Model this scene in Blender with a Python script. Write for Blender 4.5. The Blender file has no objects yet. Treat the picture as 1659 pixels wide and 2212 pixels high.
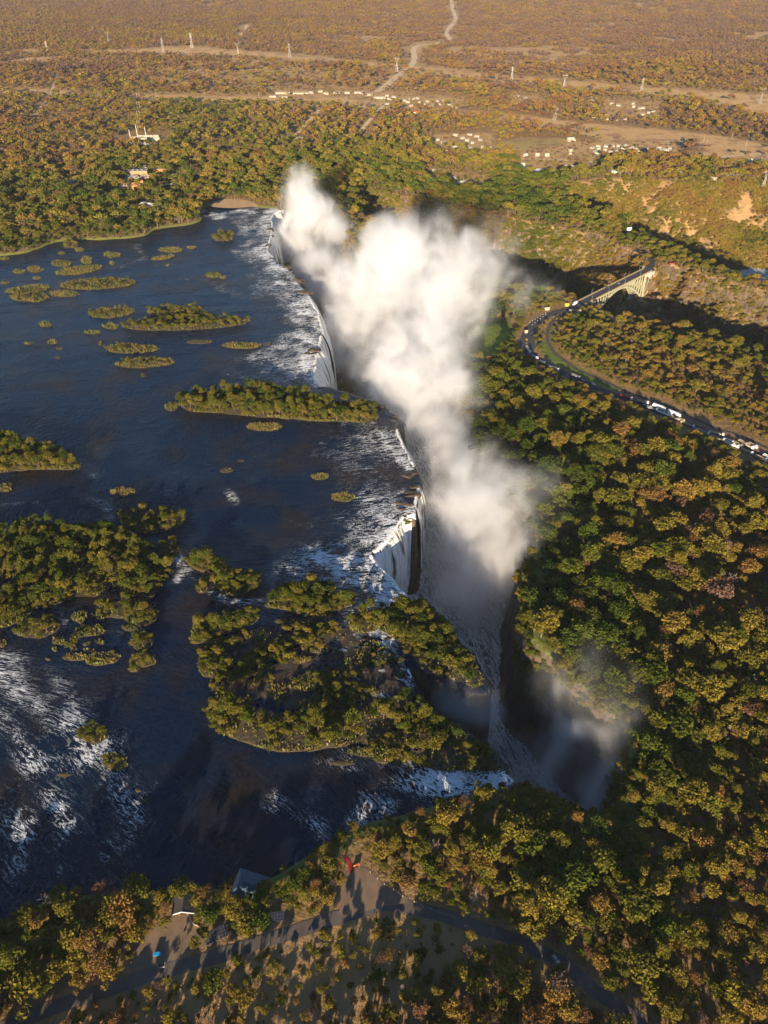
import bpy, math, random
import numpy as np
from mathutils import Vector, Matrix
R = math.radians
random.seed(7)
rng = np.random.default_rng(11)
S = bpy.context.scene
COL = S.collection

# ------------------------------------------------------------------ camera, sky, sun, exposure
CAM_H, PITCH, FPX = 405.0, R(41.0), 1475.0          # metres above the river, pitch down, focal in 1659-wide pixels
cam = bpy.data.cameras.new('camera'); cam_o = bpy.data.objects.new('camera', cam); COL.objects.link(cam_o)
cam_o.location = (0, 0, CAM_H); cam_o.rotation_euler = (math.pi/2 - PITCH, 0, 0)
cam.sensor_fit = 'HORIZONTAL'; cam.sensor_width = 24.0; cam.lens = 24.0*FPX/1659.0
cam.clip_start = 1.0; cam.clip_end = 40000
S.camera = cam_o
SUN_EL, SUN_AZ = R(12.5), R(9)                         # shadows run away from the camera, a little to the right
world = bpy.data.worlds.new('World'); S.world = world; world.use_nodes = True
wn = world.node_tree.nodes; wl = world.node_tree.links
for n in list(wn): wn.remove(n)
sky = wn.new('ShaderNodeTexSky'); sky.sky_type = 'NISHITA'; sky.sun_disc = False
sky.sun_elevation = SUN_EL; sky.sun_rotation = math.pi + SUN_AZ; sky.altitude = 900; sky.dust_density = 0.25; sky.ozone_density = 3.5; sky.air_density = 1.0
bg = wn.new('ShaderNodeBackground'); bg.inputs['Strength'].default_value = 0.07
wo = wn.new('ShaderNodeOutputWorld')
wl.new(sky.outputs[0], bg.inputs[0]); wl.new(bg.outputs[0], wo.inputs[0])
sun = bpy.data.lights.new('sun', 'SUN'); sun.energy = 5.0; sun.angle = R(0.5); sun.color = (1.0, 0.81, 0.57)
sun_o = bpy.data.objects.new('sun', sun); COL.objects.link(sun_o)
ldir = Vector((math.sin(SUN_AZ)*math.cos(SUN_EL), math.cos(SUN_AZ)*math.cos(SUN_EL), -math.sin(SUN_EL)))
sun_o.rotation_euler = ldir.to_track_quat('-Z', 'Y').to_euler(); sun_o.location = (0, -100, 500)
S.view_settings.view_transform = 'Standard'; S.view_settings.look = 'None'; S.view_settings.exposure = 1.42
S.view_settings.gamma = 1.0
S.render.engine = 'CYCLES'
cy = S.cycles
cy.use_denoising = True
cy.max_bounces = 24; cy.diffuse_bounces = 2; cy.glossy_bounces = 2; cy.transmission_bounces = 2
cy.volume_bounces = 14; cy.transparent_max_bounces = 8
cy.volume_step_rate = 1.6; cy.volume_max_steps = 256
cy.use_adaptive_sampling = True; cy.adaptive_threshold = 0.02
cy.caustics_reflective = False; cy.caustics_refractive = False
cy.sample_clamp_indirect = 6.0

# ------------------------------------------------------------------ small helpers
SN, CN = math.sin(PITCH), math.cos(PITCH)
def U(x, y, z=0.0):
    """photo pixel (1659 x 2212 scale) -> point on the level z"""
    u, v = x-829.5, y-1106.0
    t = (CAM_H-z)/(FPX*SN + v*CN)
    return (u*t, (FPX*CN - v*SN)*t)
def UP(pts, z=0.0): return np.array([U(p[0], p[1], z) for p in pts], float)
def VIEW(x, y, z):
    """point -> photo pixel"""
    d = y*CN + (CAM_H-z)*SN; up = y*SN + (z-CAM_H)*CN
    return 829.5 + FPX*x/d, 1106.0 - FPX*up/d

def hash2(ix, iy, s):
    n = (ix.astype(np.int64)*374761393 + iy.astype(np.int64)*668265263 + s*974634217) & 0x7fffffff
    n = ((n ^ (n >> 13))*1274126177) & 0x7fffffff
    return ((n ^ (n >> 16)) & 0xffff)/65535.0
def vnoise(x, y, s=0):
    x = np.asarray(x, float); y = np.asarray(y, float)
    ix = np.floor(x); iy = np.floor(y); fx = x-ix; fy = y-iy
    fx = fx*fx*(3-2*fx); fy = fy*fy*(3-2*fy); ix = ix.astype(np.int64); iy = iy.astype(np.int64)
    a = hash2(ix, iy, s); b = hash2(ix+1, iy, s); c = hash2(ix, iy+1, s); d = hash2(ix+1, iy+1, s)
    return (a*(1-fx)+b*fx)*(1-fy) + (c*(1-fx)+d*fx)*fy
def fbm(x, y, scale, oct=4, s=0):
    x = np.asarray(x, float); y = np.asarray(y, float)
    v = 0; a = 0.5; f = 1.0/scale; tot = 0
    for i in range(oct):
        v = v + a*vnoise(x*f+17.3*i, y*f-9.1*i, s+i); tot += a; a *= .5; f *= 2.03
    return v/tot
def dist_line(px, py, line, closed=False):
    best = np.full(px.shape, 1e9)
    n = len(line)
    for i in range(n if closed else n-1):
        a = line[i]; b = line[(i+1) % n]
        dx, dy = b[0]-a[0], b[1]-a[1]; L = dx*dx+dy*dy+1e-9
        t = np.clip(((px-a[0])*dx+(py-a[1])*dy)/L, 0, 1)
        best = np.minimum(best, (px-a[0]-t*dx)**2 + (py-a[1]-t*dy)**2)
    return np.sqrt(best)
def inside(px, py, poly):
    c = np.zeros(px.shape, bool); n = len(poly); j = n-1
    for i in range(n):
        xi, yi = poly[i]; xj, yj = poly[j]
        if yi != yj:
            c ^= ((yi > py) != (yj > py)) & (px < (xj-xi)*(py-yi)/(yj-yi)+xi)
        j = i
    return c
def sdf(px, py, poly):
    """signed distance to a closed outline, positive inside"""
    d = dist_line(px, py, poly, True)
    return np.where(inside(px, py, poly), d, -d)
def sstep(a, b, x):
    t = np.clip((x-a)/(b-a), 0, 1); return t*t*(3-2*t)
def smooth_line(pts, step, closed=False):
    """Catmull-Rom resample"""
    p = np.asarray(pts, float); n = len(p); out = []
    for i in range(n if closed else n-1):
        if closed: a, b, c, d = p[i-1], p[i], p[(i+1) % n], p[(i+2) % n]
        else: a, b, c, d = p[max(i-1, 0)], p[i], p[i+1], p[min(i+2, n-1)]
        m = max(1, int(np.linalg.norm(c-b)/step))
        for k in range(m):
            t = k/m
            out.append(.5*((2*b)+(c-a)*t+(2*a-5*b+4*c-d)*t*t+(3*b-a-3*c+d)*t**3))
    if not closed: out.append(p[-1])
    return np.array(out)

def tag(o, label=None, cat=None, group=None, kind=None):
    if label: o['label'] = label
    if cat: o['category'] = cat
    if group: o['group'] = group
    if kind: o['kind'] = kind
    return o
def empty(name, loc, rz=0.0):
    o = bpy.data.objects.new(name, None); COL.objects.link(o); o.location = loc; o.rotation_euler = (0, 0, rz)
    o.empty_display_size = 0.5
    return o
def link(name, me, parent=None, loc=None, rz=0.0):
    o = bpy.data.objects.new(name, me); COL.objects.link(o)
    if parent: o.parent = parent
    if loc is not None: o.location = loc; o.rotation_euler = (0, 0, rz)
    return o
def np_mesh(name, verts, faces, mats=(), smooth=False):
    """fast mesh from numpy; faces is an (n,4) or (n,3) array"""
    me = bpy.data.meshes.new(name)
    verts = np.asarray(verts, np.float32); faces = np.asarray(faces, np.int32)
    k = faces.shape[1]
    me.vertices.add(len(verts)); me.vertices.foreach_set('co', verts.ravel())
    me.loops.add(faces.size); me.loops.foreach_set('vertex_index', faces.ravel())
    me.polygons.add(len(faces)); me.polygons.foreach_set('loop_start', np.arange(0, faces.size, k, dtype=np.int32))
    if smooth: me.polygons.foreach_set('use_smooth', np.ones(len(faces), bool))
    for m in mats: me.materials.append(m)
    me.update(calc_edges=True)
    return me
def attr(me, name, vals, typ='FLOAT', dom='POINT'):
    a = me.attributes.new(name, typ, dom)
    a.data.foreach_set('value' if typ == 'FLOAT' else ('vector' if typ == 'FLOAT_VECTOR' else 'color'), np.asarray(vals, np.float32).ravel())

class MB:
    """collects boxes, bars and prisms into one mesh"""
    def __init__(s): s.v = []; s.f = []; s.mi = []
    def add(s, vs, fs, mi=0):
        k = len(s.v); s.v += [tuple(v) for v in vs]; s.f += [tuple(i+k for i in f) for f in fs]; s.mi += [mi]*len(fs)
    def box(s, x0, x1, y0, y1, z0, z1, mi=0):
        s.add([(x0,y0,z0),(x1,y0,z0),(x1,y1,z0),(x0,y1,z0),(x0,y0,z1),(x1,y0,z1),(x1,y1,z1),(x0,y1,z1)],
              [(3,2,1,0),(4,5,6,7),(0,1,5,4),(1,2,6,5),(2,3,7,6),(3,0,4,7)], mi)
    def bar(s, a, b, w, h=None, mi=0, n=4):
        a = Vector(a); b = Vector(b); d = b-a
        if d.length < 1e-6: return
        h = h or w; d.normalize()
        up = Vector((0,0,1)) if abs(d.z) < .98 else Vector((0,1,0))
        x = d.cross(up).normalized(); y = x.cross(d)
        vs = []
        for p in (a, b):
            for k in range(n):
                an = 2*math.pi*(k+.5)/n; q = 1.4142 if n == 4 else 1
                vs.append(p + x*(math.cos(an)*w*.5*q) + y*(math.sin(an)*h*.5*q))
        fs = [(k, (k+1) % n, n+(k+1) % n, n+k) for k in range(n)] + [tuple(range(n))[::-1], tuple(range(n, 2*n))]
        s.add(vs, fs, mi)
    def taper(s, a, b, ra, rb, n=6, mi=0):
        a = Vector(a); b = Vector(b); d = (b-a).normalized()
        up = Vector((0,0,1)) if abs(d.z) < .95 else Vector((0,1,0))
        x = d.cross(up).normalized(); y = x.cross(d); vs = []
        for p, r in ((a, ra), (b, rb)):
            for k in range(n):
                an = 2*math.pi*k/n; vs.append(p + x*(math.cos(an)*r) + y*(math.sin(an)*r))
        fs = [(k, (k+1) % n, n+(k+1) % n, n+k) for k in range(n)] + [tuple(range(n, 2*n))]
        s.add(vs, fs, mi)
    def gable(s, x0, x1, y0, y1, z0, rise, over=.4, th=.18, mi=0):
        """gable roof, ridge along x"""
        x0 -= over; x1 += over; ym = (y0+y1)/2; y0 -= over; y1 += over; sl = rise/((y1-y0)/2-over); z0 -= over*sl
        rz = z0 + sl*((y1-y0)/2)
        for ya in (y0, y1):
            vs = [(x0,ya,z0),(x1,ya,z0),(x1,ym,rz),(x0,ym,rz),(x0,ya,z0+th),(x1,ya,z0+th),(x1,ym,rz+th),(x0,ym,rz+th)]
            s.add(vs, [(3,2,1,0),(4,5,6,7),(0,1,5,4),(1,2,6,5),(2,3,7,6),(3,0,4,7)], mi)
    def mesh(s, name, *mats):
        me = bpy.data.meshes.new(name); me.from_pydata(s.v, [], s.f)
        for m in mats: me.materials.append(m)
        if len(mats) > 1: me.polygons.foreach_set('material_index', s.mi)
        me.update(); return me

# ------------------------------------------------------------------ materials
class Nt:
    def __init__(s, name):
        s.m = bpy.data.materials.new(name); s.m.use_nodes = True; s.t = s.m.node_tree; s.N = s.t.nodes
        for n in list(s.N): s.N.remove(n)
        s.out = s.N.new('ShaderNodeOutputMaterial')
    def n(s, typ, **kw):
        n = s.N.new('ShaderNode'+typ)
        for k, v in kw.items():
            if k.startswith('i_'):
                n.inputs[k[2:].replace('_', ' ')].default_value = v
            else: setattr(n, k, v)
        return n
    def l(s, a, b): s.t.links.new(a, b)
    def math(s, op, a, b=None, c=None, clamp=False):
        n = s.N.new('ShaderNodeMath'); n.operation = op; n.use_clamp = clamp
        for i, v in enumerate((a, b, c)):
            if v is None: continue
            if isinstance(v, (int, float)): n.inputs[i].default_value = v
            else: s.l(v, n.inputs[i])
        return n.outputs[0]
    def mix(s, f, a, b):
        n = s.N.new('ShaderNodeMix'); n.data_type = 'RGBA'
        for i, v in ((0, f), (6, a), (7, b)):
            if isinstance(v, (int, float)): n.inputs[i].default_value = v
            elif isinstance(v, tuple): n.inputs[i].default_value = v+(1,) if len(v) == 3 else v
            else: s.l(v, n.inputs[i])
        return n.outputs[2]
    def noise(s, scale, detail=4, rough=.55, vec=None, dist=0.0):
        n = s.n('TexNoise'); n.inputs['Scale'].default_value = scale; n.inputs['Detail'].default_value = detail
        n.inputs['Roughness'].default_value = rough; n.inputs['Distortion'].default_value = dist
        if vec is not None: s.l(vec, n.inputs['Vector'])
        return n.outputs['Fac']
    def ramp(s, f, stops):
        n = s.n('ValToRGB'); e = n.color_ramp.elements
        while len(e) < len(stops): e.new(.5)
        for i, (p, c) in enumerate(stops):
            e[i].position = p; e[i].color = (c if isinstance(c, tuple) else (c, c, c)) + (1,)
        s.l(f, n.inputs[0]); return n.outputs[0]
    def at(s, name, typ='GEOMETRY'):
        n = s.n('Attribute'); n.attribute_name = name; n.attribute_type = typ; return n
    def pos(s): return s.n('NewGeometry').outputs['Position']
    def bsdf(s, col, rough=.7, bump=None, bstr=.4, bdist=1.0, metal=0.0, spec=.3):
        b = s.n('BsdfPrincipled')
        if isinstance(col, tuple): b.inputs['Base Color'].default_value = col+(1,)
        else: s.l(col, b.inputs['Base Color'])
        if isinstance(rough, (int, float)): b.inputs['Roughness'].default_value = rough
        else: s.l(rough, b.inputs['Roughness'])
        b.inputs['Metallic'].default_value = metal; b.inputs['Specular IOR Level'].default_value = spec
        if bump is not None:
            n = s.n('Bump'); n.inputs['Strength'].default_value = bstr; n.inputs['Distance'].default_value = bdist
            s.l(bump, n.inputs['Height']); s.l(n.outputs[0], b.inputs['Normal'])
        s.l(b.outputs[0], s.out.inputs[0]); return b
def scaled(nt, vec, sx, sy, sz, rz=0.0):
    m = nt.n('Mapping'); m.inputs['Scale'].default_value = (sx, sy, sz); m.inputs['Rotation'].default_value = (0, 0, rz)
    nt.l(vec, m.inputs['Vector']); return m.outputs[0]
MAT = {}
def plain(name, col, rough=.7, var=.18, scale=.8, metal=0.0, spec=.3):
    """one colour with weathering"""
    nt = Nt(name); g = nt.n('TexCoord').outputs['Object']
    f = nt.noise(scale, 5, .6, g)
    c = nt.mix(nt.ramp(f, [(.3, 0.0), (.75, 1.0)]), tuple(max(0, q*(1-var)) for q in col), tuple(min(1, q*(1+var)) for q in col))
    nt.bsdf(c, rough, f, .15, .05, metal, spec); MAT[name] = nt.m; return nt.m

def mat_ground():
    nt = Nt('ground'); p = nt.pos(); a = nt.at('lc'); sep = nt.n('SeparateColor'); nt.l(a.outputs['Color'], sep.inputs[0])
    n1 = nt.noise(.02, 6, .6, p); n2 = nt.noise(.25, 5, .65, p); n3 = nt.noise(1.2, 3, .6, p)
    soil = nt.mix(nt.ramp(n1, [(.35, 0.0), (.65, 1.0)]), (.235, .135, .058), (.33, .21, .095))
    soil = nt.mix(nt.ramp(n2, [(.42, 0.0), (.7, 1.0)]), soil, (.17, .115, .052))
    dry = nt.mix(nt.ramp(n2, [(.35, 0.0), (.7, 1.0)]), (.48, .28, .105), (.64, .42, .185))
    dry = nt.mix(nt.ramp(n1, [(.5, 0.0), (.62, 1.0)]), dry, (.36, .20, .10))
    grass = nt.mix(nt.ramp(n2, [(.35, 0.0), (.7, 1.0)]), (.075, .12, .018), (.16, .18, .04))
    col = nt.mix(sep.outputs[0], soil, dry); col = nt.mix(sep.outputs[1], col, grass)
    # bare basalt on the steep walls
    g = nt.n('NewGeometry'); sx = nt.n('SeparateXYZ'); nt.l(g.outputs['True Normal'], sx.inputs[0])
    st = nt.ramp(sx.outputs[2], [(.42, 1.0), (.75, 0.0)])
    sv = scaled(nt, p, .16, .16, .03); ns = nt.noise(1.0, 6, .65, sv); sv2 = scaled(nt, p, .05, .05, .25); nb = nt.noise(1.0, 5, .6, sv2)
    rock = nt.mix(nt.ramp(ns, [(.35, 0.0), (.68, 1.0)]), (.045, .034, .027), (.155, .105, .066))
    rock = nt.mix(nt.ramp(nb, [(.5, 0.0), (.66, 1.0)]), rock, (.11, .095, .04))
    col = nt.mix(st, col, rock)
    col = nt.mix(sep.outputs[2], col, nt.mix(nt.ramp(n2, [(.4, 0.0), (.65, 1.0)]), (.05, .038, .03), (.13, .10, .065)))
    bh = nt.math('ADD', nt.math('MULTIPLY', n2, 1.0), nt.math('MULTIPLY', ns, 2.2))
    nt.bsdf(col, .92, bh, .6, 1.0, spec=.15); return nt.m
MAT['ground'] = mat_ground()

def mat_river(name, base, foamcol=(.80, .82, .84)):
    nt = Nt(name); p = nt.pos(); fl = nt.at('flow').outputs['Vector']
    foam = nt.at('foam').outputs['Fac']
    s1 = scaled(nt, fl, .055, .25, 1); s2 = scaled(nt, fl, .20, .75, 1)
    n1 = nt.noise(1.0, 5, .68, s1, .9); n2 = nt.noise(1.0, 4, .7, s2, .7); n3 = nt.noise(.018, 3, .5, p)
    rid = lambda q: nt.math('SUBTRACT', 1.0, nt.math('ABSOLUTE', nt.math('SUBTRACT', nt.math('MULTIPLY', q, 2.0), 1.0)))
    mixn = nt.math('ADD', nt.math('MULTIPLY', rid(n1), .55), nt.math('MULTIPLY', rid(n2), .45))
    th = nt.math('SUBTRACT', 1.06, nt.math('MULTIPLY', foam, .20))
    d = nt.math('SUBTRACT', mixn, th)
    fm = nt.math('MULTIPLY', d, 22.0, clamp=True)
    r = nt.n('MapRange'); r.clamp = True; r.inputs[1].default_value = .0; r.inputs[2].default_value = .06
    nt.l(foam, r.inputs[0]); fm = nt.math('MULTIPLY', fm, r.outputs[0])
    brown = nt.mix(nt.ramp(n3, [(.45, 0.0), (.7, 1.0)]), base, (.020, .013, .007))
    brown = nt.mix(nt.math('MULTIPLY', nt.ramp(nt.noise(.12, 4, .6, p), [(.55, 0.0), (.75, 1.0)]), nt.math('MULTIPLY', foam, .6, clamp=True)), brown, (.06, .038, .016))
    col = nt.mix(fm, brown, foamcol)
    w1 = nt.noise(.22, 4, .6, scaled(nt, fl, 1.6, .7, 1)); w2 = nt.noise(.9, 3, .6, p)
    h = nt.math('ADD', nt.math('MULTIPLY', w1, 1.3), nt.math('MULTIPLY', w2, .22))
    h = nt.math('ADD', h, nt.math('MULTIPLY', fm, .9)); h = nt.math('ADD', h, nt.math('MULTIPLY', nt.math('MULTIPLY', n1, foam), 3.0))
    slick = nt.noise(1.0, 3, .6, scaled(nt, fl, .012, .05, 1))
    ro = nt.math('ADD', nt.math('MULTIPLY', nt.ramp(slick, [(.4, .10), (.62, .34)]), 1.0), nt.math('MULTIPLY', fm, .7))
    b = nt.bsdf(col, ro, h, .75, 1.0, spec=.36); b.inputs['IOR'].default_value = 1.33
    MAT[name] = nt.m
mat_river('river_water', (.003, .0115, .030))
mat_river('gorge_water', (.22, .26, .25), (.86, .88, .88))

def mat_fall():
    nt = Nt('falling_water'); a = nt.at('st').outputs['Vector']     # along crest, down the fall (metres)
    n1 = nt.noise(1.0, 5, .6, scaled(nt, a, .22, .03, 1)); n2 = nt.noise(1.0, 4, .6, scaled(nt, a, .9, .07, 1))
    f = nt.math('ADD', nt.math('MULTIPLY', n1, .6), nt.math('MULTIPLY', n2, .4))
    sp = nt.n('SeparateXYZ'); nt.l(a, sp.inputs[0])
    top = nt.ramp(nt.math('DIVIDE', sp.outputs[1], 60.0), [(0.0, 0.0), (.35, 1.0)])
    thin = nt.mix(top, (.30, .25, .09), (.46, .50, .46))
    c = nt.mix(nt.ramp(f, [(.35, 0.0), (.53, 1.0)]), thin, (.90, .90, .88))
    c = nt.mix(nt.ramp(nt.noise(1.0, 4, .6, scaled(nt, a, .11, .012, 1)), [(.35, 1.0), (.42, 0.0)]), c, (.06, .047, .034))
    nt.bsdf(c, .65, f, 1.0, 2.6, spec=.25); MAT['fall'] = nt.m
mat_fall()

def mat_leaf(name, trans=.22):
    nt = Nt(name); t = nt.at('tone', 'INSTANCER').outputs['Fac']; lv = nt.at('lv').outputs['Fac']
    rnd = nt.n('ObjectInfo').outputs['Random']
    tt = nt.math('ADD', nt.math('ADD', t, nt.at('tv').outputs['Fac']), nt.math('MULTIPLY', nt.math('SUBTRACT', lv, .5), .12), clamp=True)
    c = nt.ramp(tt, [(0.0, (.024, .040, .009)), (.22, (.064, .088, .012)), (.42, (.125, .112, .017)), (.58, (.205, .155, .026)),
                     (.72, (.215, .122, .030)), (.86, (.148, .074, .038)), (1.0, (.138, .092, .070))])
    h = nt.n('HueSaturation'); nt.l(c, h.inputs['Color'])
    nt.l(nt.math('ADD', .74, nt.math('MULTIPLY', nt.math('ADD', lv, rnd), .30)), h.inputs['Value'])
    d = nt.n('BsdfDiffuse'); nt.l(h.outputs[0], d.inputs[0])
    tr = nt.n('BsdfTranslucent'); nt.l(h.outputs[0], tr.inputs[0])
    mx = nt.n('MixShader'); mx.inputs[0].default_value = trans
    nt.l(d.outputs[0], mx.inputs[1]); nt.l(tr.outputs[0], mx.inputs[2]); nt.l(mx.outputs[0], nt.out.inputs[0]); MAT[name] = nt.m
mat_leaf('leaf')
plain('bark', (.16, .115, .08), .9, .3, 2.0)
plain('pale_bark', (.34, .27, .20), .9, .25, 1.2)
plain('asphalt', (.055, .052, .055), .85, .25, .3)
plain('pale_asphalt', (.115, .092, .075), .88, .22, .15)
plain('dirt_track', (.60, .43, .25), .95, .25, .12)
plain('red_earth', (.24, .125, .07), .95, .25, .15)
plain('ballast', (.085, .066, .052), .95, .3, .6)
plain('rail_steel', (.16, .12, .10), .5, .3, 1.0, .6)
plain('paint_white', (.78, .77, .74), .6, .06, .5)
plain('wall_white', (.32, .305, .26), .8, .08, .4)
plain('wall_cream', (.36, .30, .21), .8, .1, .4)
plain('wall_green', (.40, .50, .36), .8, .1, .4)
plain('roof_white', (.27, .25, .21), .6, .12, .3)
plain('roof_tan', (.42, .36, .27), .75, .15, .4)
plain('roof_green', (.36, .44, .36), .7, .12, .4)
plain('roof_grey', (.36, .38, .36), .6, .15, .3)
plain('roof_red', (.40, .10, .055), .75, .2, .4)
plain('terracotta', (.52, .21, .085), .8, .2, .4)
plain('thatch', (.06, .05, .045), .95, .3, 1.2)
plain('roof_blue', (.04, .065, .095), .55, .2, .5)
plain('steel_cream', (.36, .345, .23), .55, .15, .5)
plain('galvanised', (.36, .36, .35), .5, .15, .5, .5)
plain('rail_tan', (.42, .26, .10), .7, .2, .8)
plain('concrete', (.40, .37, .32), .85, .15, .5)
plain('wood', (.22, .145, .09), .9, .25, 1.5)
plain('glass', (.03, .04, .05), .12, .1, 1.0, 0, .6)
plain('tyre', (.018, .018, .018), .8, .2, 2.0)
plain('red_paint', (.45, .02, .025), .5, .12, .6)
plain('yellow_paint', (.62, .40, .05), .5, .12, .6)
plain('blue_paint', (.02, .28, .55), .45, .1, .6)
plain('silver_paint', (.42, .43, .45), .35, .08, .6, .4)
plain('dark_paint', (.03, .033, .04), .4, .1, .6)
plain('blue_wall', (.16, .30, .46), .7, .1, .3)
plain('cargo_tan', (.42, .30, .17), .85, .25, .9)
plain('cargo_grey', (.26, .26, .25), .8, .2, .9)
plain('sand', (.46, .29, .15), .95, .2, .1)
plain('carpet', (.30, .012, .018), .8, .15, .3)
plain('orange_cloth', (.72, .30, .02), .8, .12, 2.0)
plain('red_cloth', (.55, .03, .02), .8, .12, 2.0)
plain('skin', (.09, .045, .025), .6, .1, 2.0)
plain('pv', (.022, .024, .034), .18, .3, .8, 0, .6)
plain('reed', (.19, .145, .038), .9, .3, .15)
plain('reed_green', (.135, .145, .032), .9, .35, .1)
plain('islet_soil', (.07, .055, .028), .95, .3, .2)
plain('rock', (.05, .037, .027), .9, .35, .25)
plain('soil_brown', (.20, .135, .085), .95, .25, .15)
# ------------------------------------------------------------------ the lie of the land (outlines read off the photo, laid on the river level)
CREST = [(1118,1697),(1098,1674),(1075,1640),(1045,1605),(990,1574),(940,1547),(918,1521),(903,1489),(886,1456),(878,1430),
         (902,1438),(930,1452),(958,1468),(990,1482),(1025,1496),(1056,1492),(1062,1476),(1043,1450),(1022,1413),(1000,1393),(980,1366),
         (965,1335),(940,1315),(905,1305),(872,1281),(849,1255),(830,1233),(814,1213),(804,1197),(822,1180),(843,1160),(855,1137),
         (874,1115),(893,1113),(899,1090),(905,1055),(909,1040),(898,1010),(888,997),(878,973),(868,951),(858,926),(872,911),(852,897),
         (817,871),(775,855),(740,843),(712,836),(686,833),(680,808),(683,780),(687,757),(693,735),(697,710),(690,682),(677,656),
         (668,638),(656,621),(646,609),(634,590),(620,576),(603,569),(594,556),(581,547),(577,538),(584,518),(587,499),(589,482),(586,472),
         (593,462),(606,454)]
FAR_END = [(606,454),(640,438),(685,440)]
KNIFE = [(685,440),(715,470),(742,505),(770,550),(815,590),(870,600),(893,580),(893,548),(850,520),(802,494),(778,455),(768,420)]
FAR_A = [(768,420),(795,405),(850,418),(930,442),(1054,464),(1180,488),(1280,510),(1340,532),(1385,558),(1402,582)]
RIDGE = [(1402,582),(1430,578),(1490,588),(1560,608),(1659,640),(1800,690)]
NEAR_A = [(1800,830),(1659,783),(1580,743),(1480,718),(1380,694),(1304,680),(1256,655),(1230,642),(1180,634),(1095,622),(1045,614)]
RIM = [(1045,614),(1005,640),(985,690),(978,760),(978,820),(990,872),(1028,925),(1040,983),(1068,1040),(1118,1090),(1152,1149),(1146,1220),
       (1146,1277),(1148,1318),(1158,1394),(1203,1432),(1243,1474),(1295,1526),(1350,1575),(1360,1605),(1348,1690),(1328,1752),(1282,1768),(1235,1748),(1150,1716),(1118,1697)]
B_FAR = [(1215,410),(1240,396),(1330,386),(1400,388),(1500,391),(1659,396),(1900,402)]
B_NEAR = [(1900,720),(1659,622),(1570,594),(1490,558),(1445,541),(1380,516),(1305,482),(1250,452),(1215,410)]
SHORE_FAR = [(-900,700),(-400,620),(-120,572),(0,553),(60,546),(130,521),(220,518),(300,513),(345,494),(400,488),(432,478),(440,456),(455,446),(500,444),(560,448),(606,454)]
SHORE_NEAR = [(1118,1697),(1080,1705),(1000,1722),(900,1748),(800,1775),(720,1815),(660,1855),(620,1880),(520,1912),(400,1922),(250,1928),(120,1935),(60,1962),(0,1990),(-120,2050),(-500,2160)]
def wob(line, amp, step, closed=False, s=0):
    """resample with a natural wobble"""
    q = smooth_line(line, step, closed)
    n = fbm(q[:, 0]+37*s, q[:, 1]-11*s, 9, 3, 5+s)-.5; m = fbm(q[:, 0]-71*s, q[:, 1]+53*s, 9, 3, 25+s)-.5
    w = np.ones(len(q)); 
    if not closed: w[0] = w[-1] = 0
    q[:, 0] += n*amp*w; q[:, 1] += m*amp*w
    return q
W = {k: UP(v) for k, v in dict(crest=CREST, fe=FAR_END, knife=KNIFE, fa=FAR_A, ridge=RIDGE, na=NEAR_A, rim=RIM, bf=B_FAR, bn=B_NEAR, sf=SHORE_FAR, sn=SHORE_NEAR).items()}
L_crest = wob(W['crest'], 5.0, 5)
L_fe = W['fe']; L_knife = wob(W['knife'], 8, 10, s=1); L_fa = wob(W['fa'], 22, 15, s=2); L_ridge = wob(W['ridge'], 20, 15, s=3)
L_na = wob(W['na'], 14, 12, s=4); L_rim = wob(W['rim'], 7, 6, s=5); L_bf = wob(W['bf'], 40, 25, s=6); L_bn = wob(W['bn'], 18, 18, s=7)
G1 = np.vstack([L_crest, L_fe[1:], L_knife[1:], L_fa[1:], L_ridge[1:], L_na, L_rim[1:-1]])
G2 = np.vstack([L_bf, L_bn[:-1]])
L_sf = wob(W['sf'], 10, 12, s=8); L_sn = wob(W['sn'], 5, 6, s=9)
RIVER = np.vstack([L_crest, L_sf[::-1], L_sn[::-1]])       # crest near->far, far shore right->left, near shore left->right
GROUPS = [(L_crest, 6, 100), (L_fe, 10, 100), (L_knife, 22, 100), (L_fa, 100, 105), (L_ridge, 75, 108), (L_na, 30, 108), (L_rim, 13, 102)]
RIDGE_TOP = UP([(1270,452),(1360,500),(1450,535),(1520,566),(1620,598),(1800,650)])
def rolling(x, y):
    x = np.asarray(x, float); y = np.asarray(y, float)
    far = sstep(1500, 3200, y)
    rg = np.zeros(x.shape)
    k = (y > 950) & (y < 1400) & (x > 200) & (x < 1100)
    if np.any(k): rg = np.where(k, 3*sstep(85, 10, dist_line(x, y, RIDGE_TOP)), 0)
    return 2.2 + rg + 1.6*(fbm(x, y, 160, 3, 40)-.5) + far*26*(fbm(x, y, 1500, 3, 60)-.45)
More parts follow.
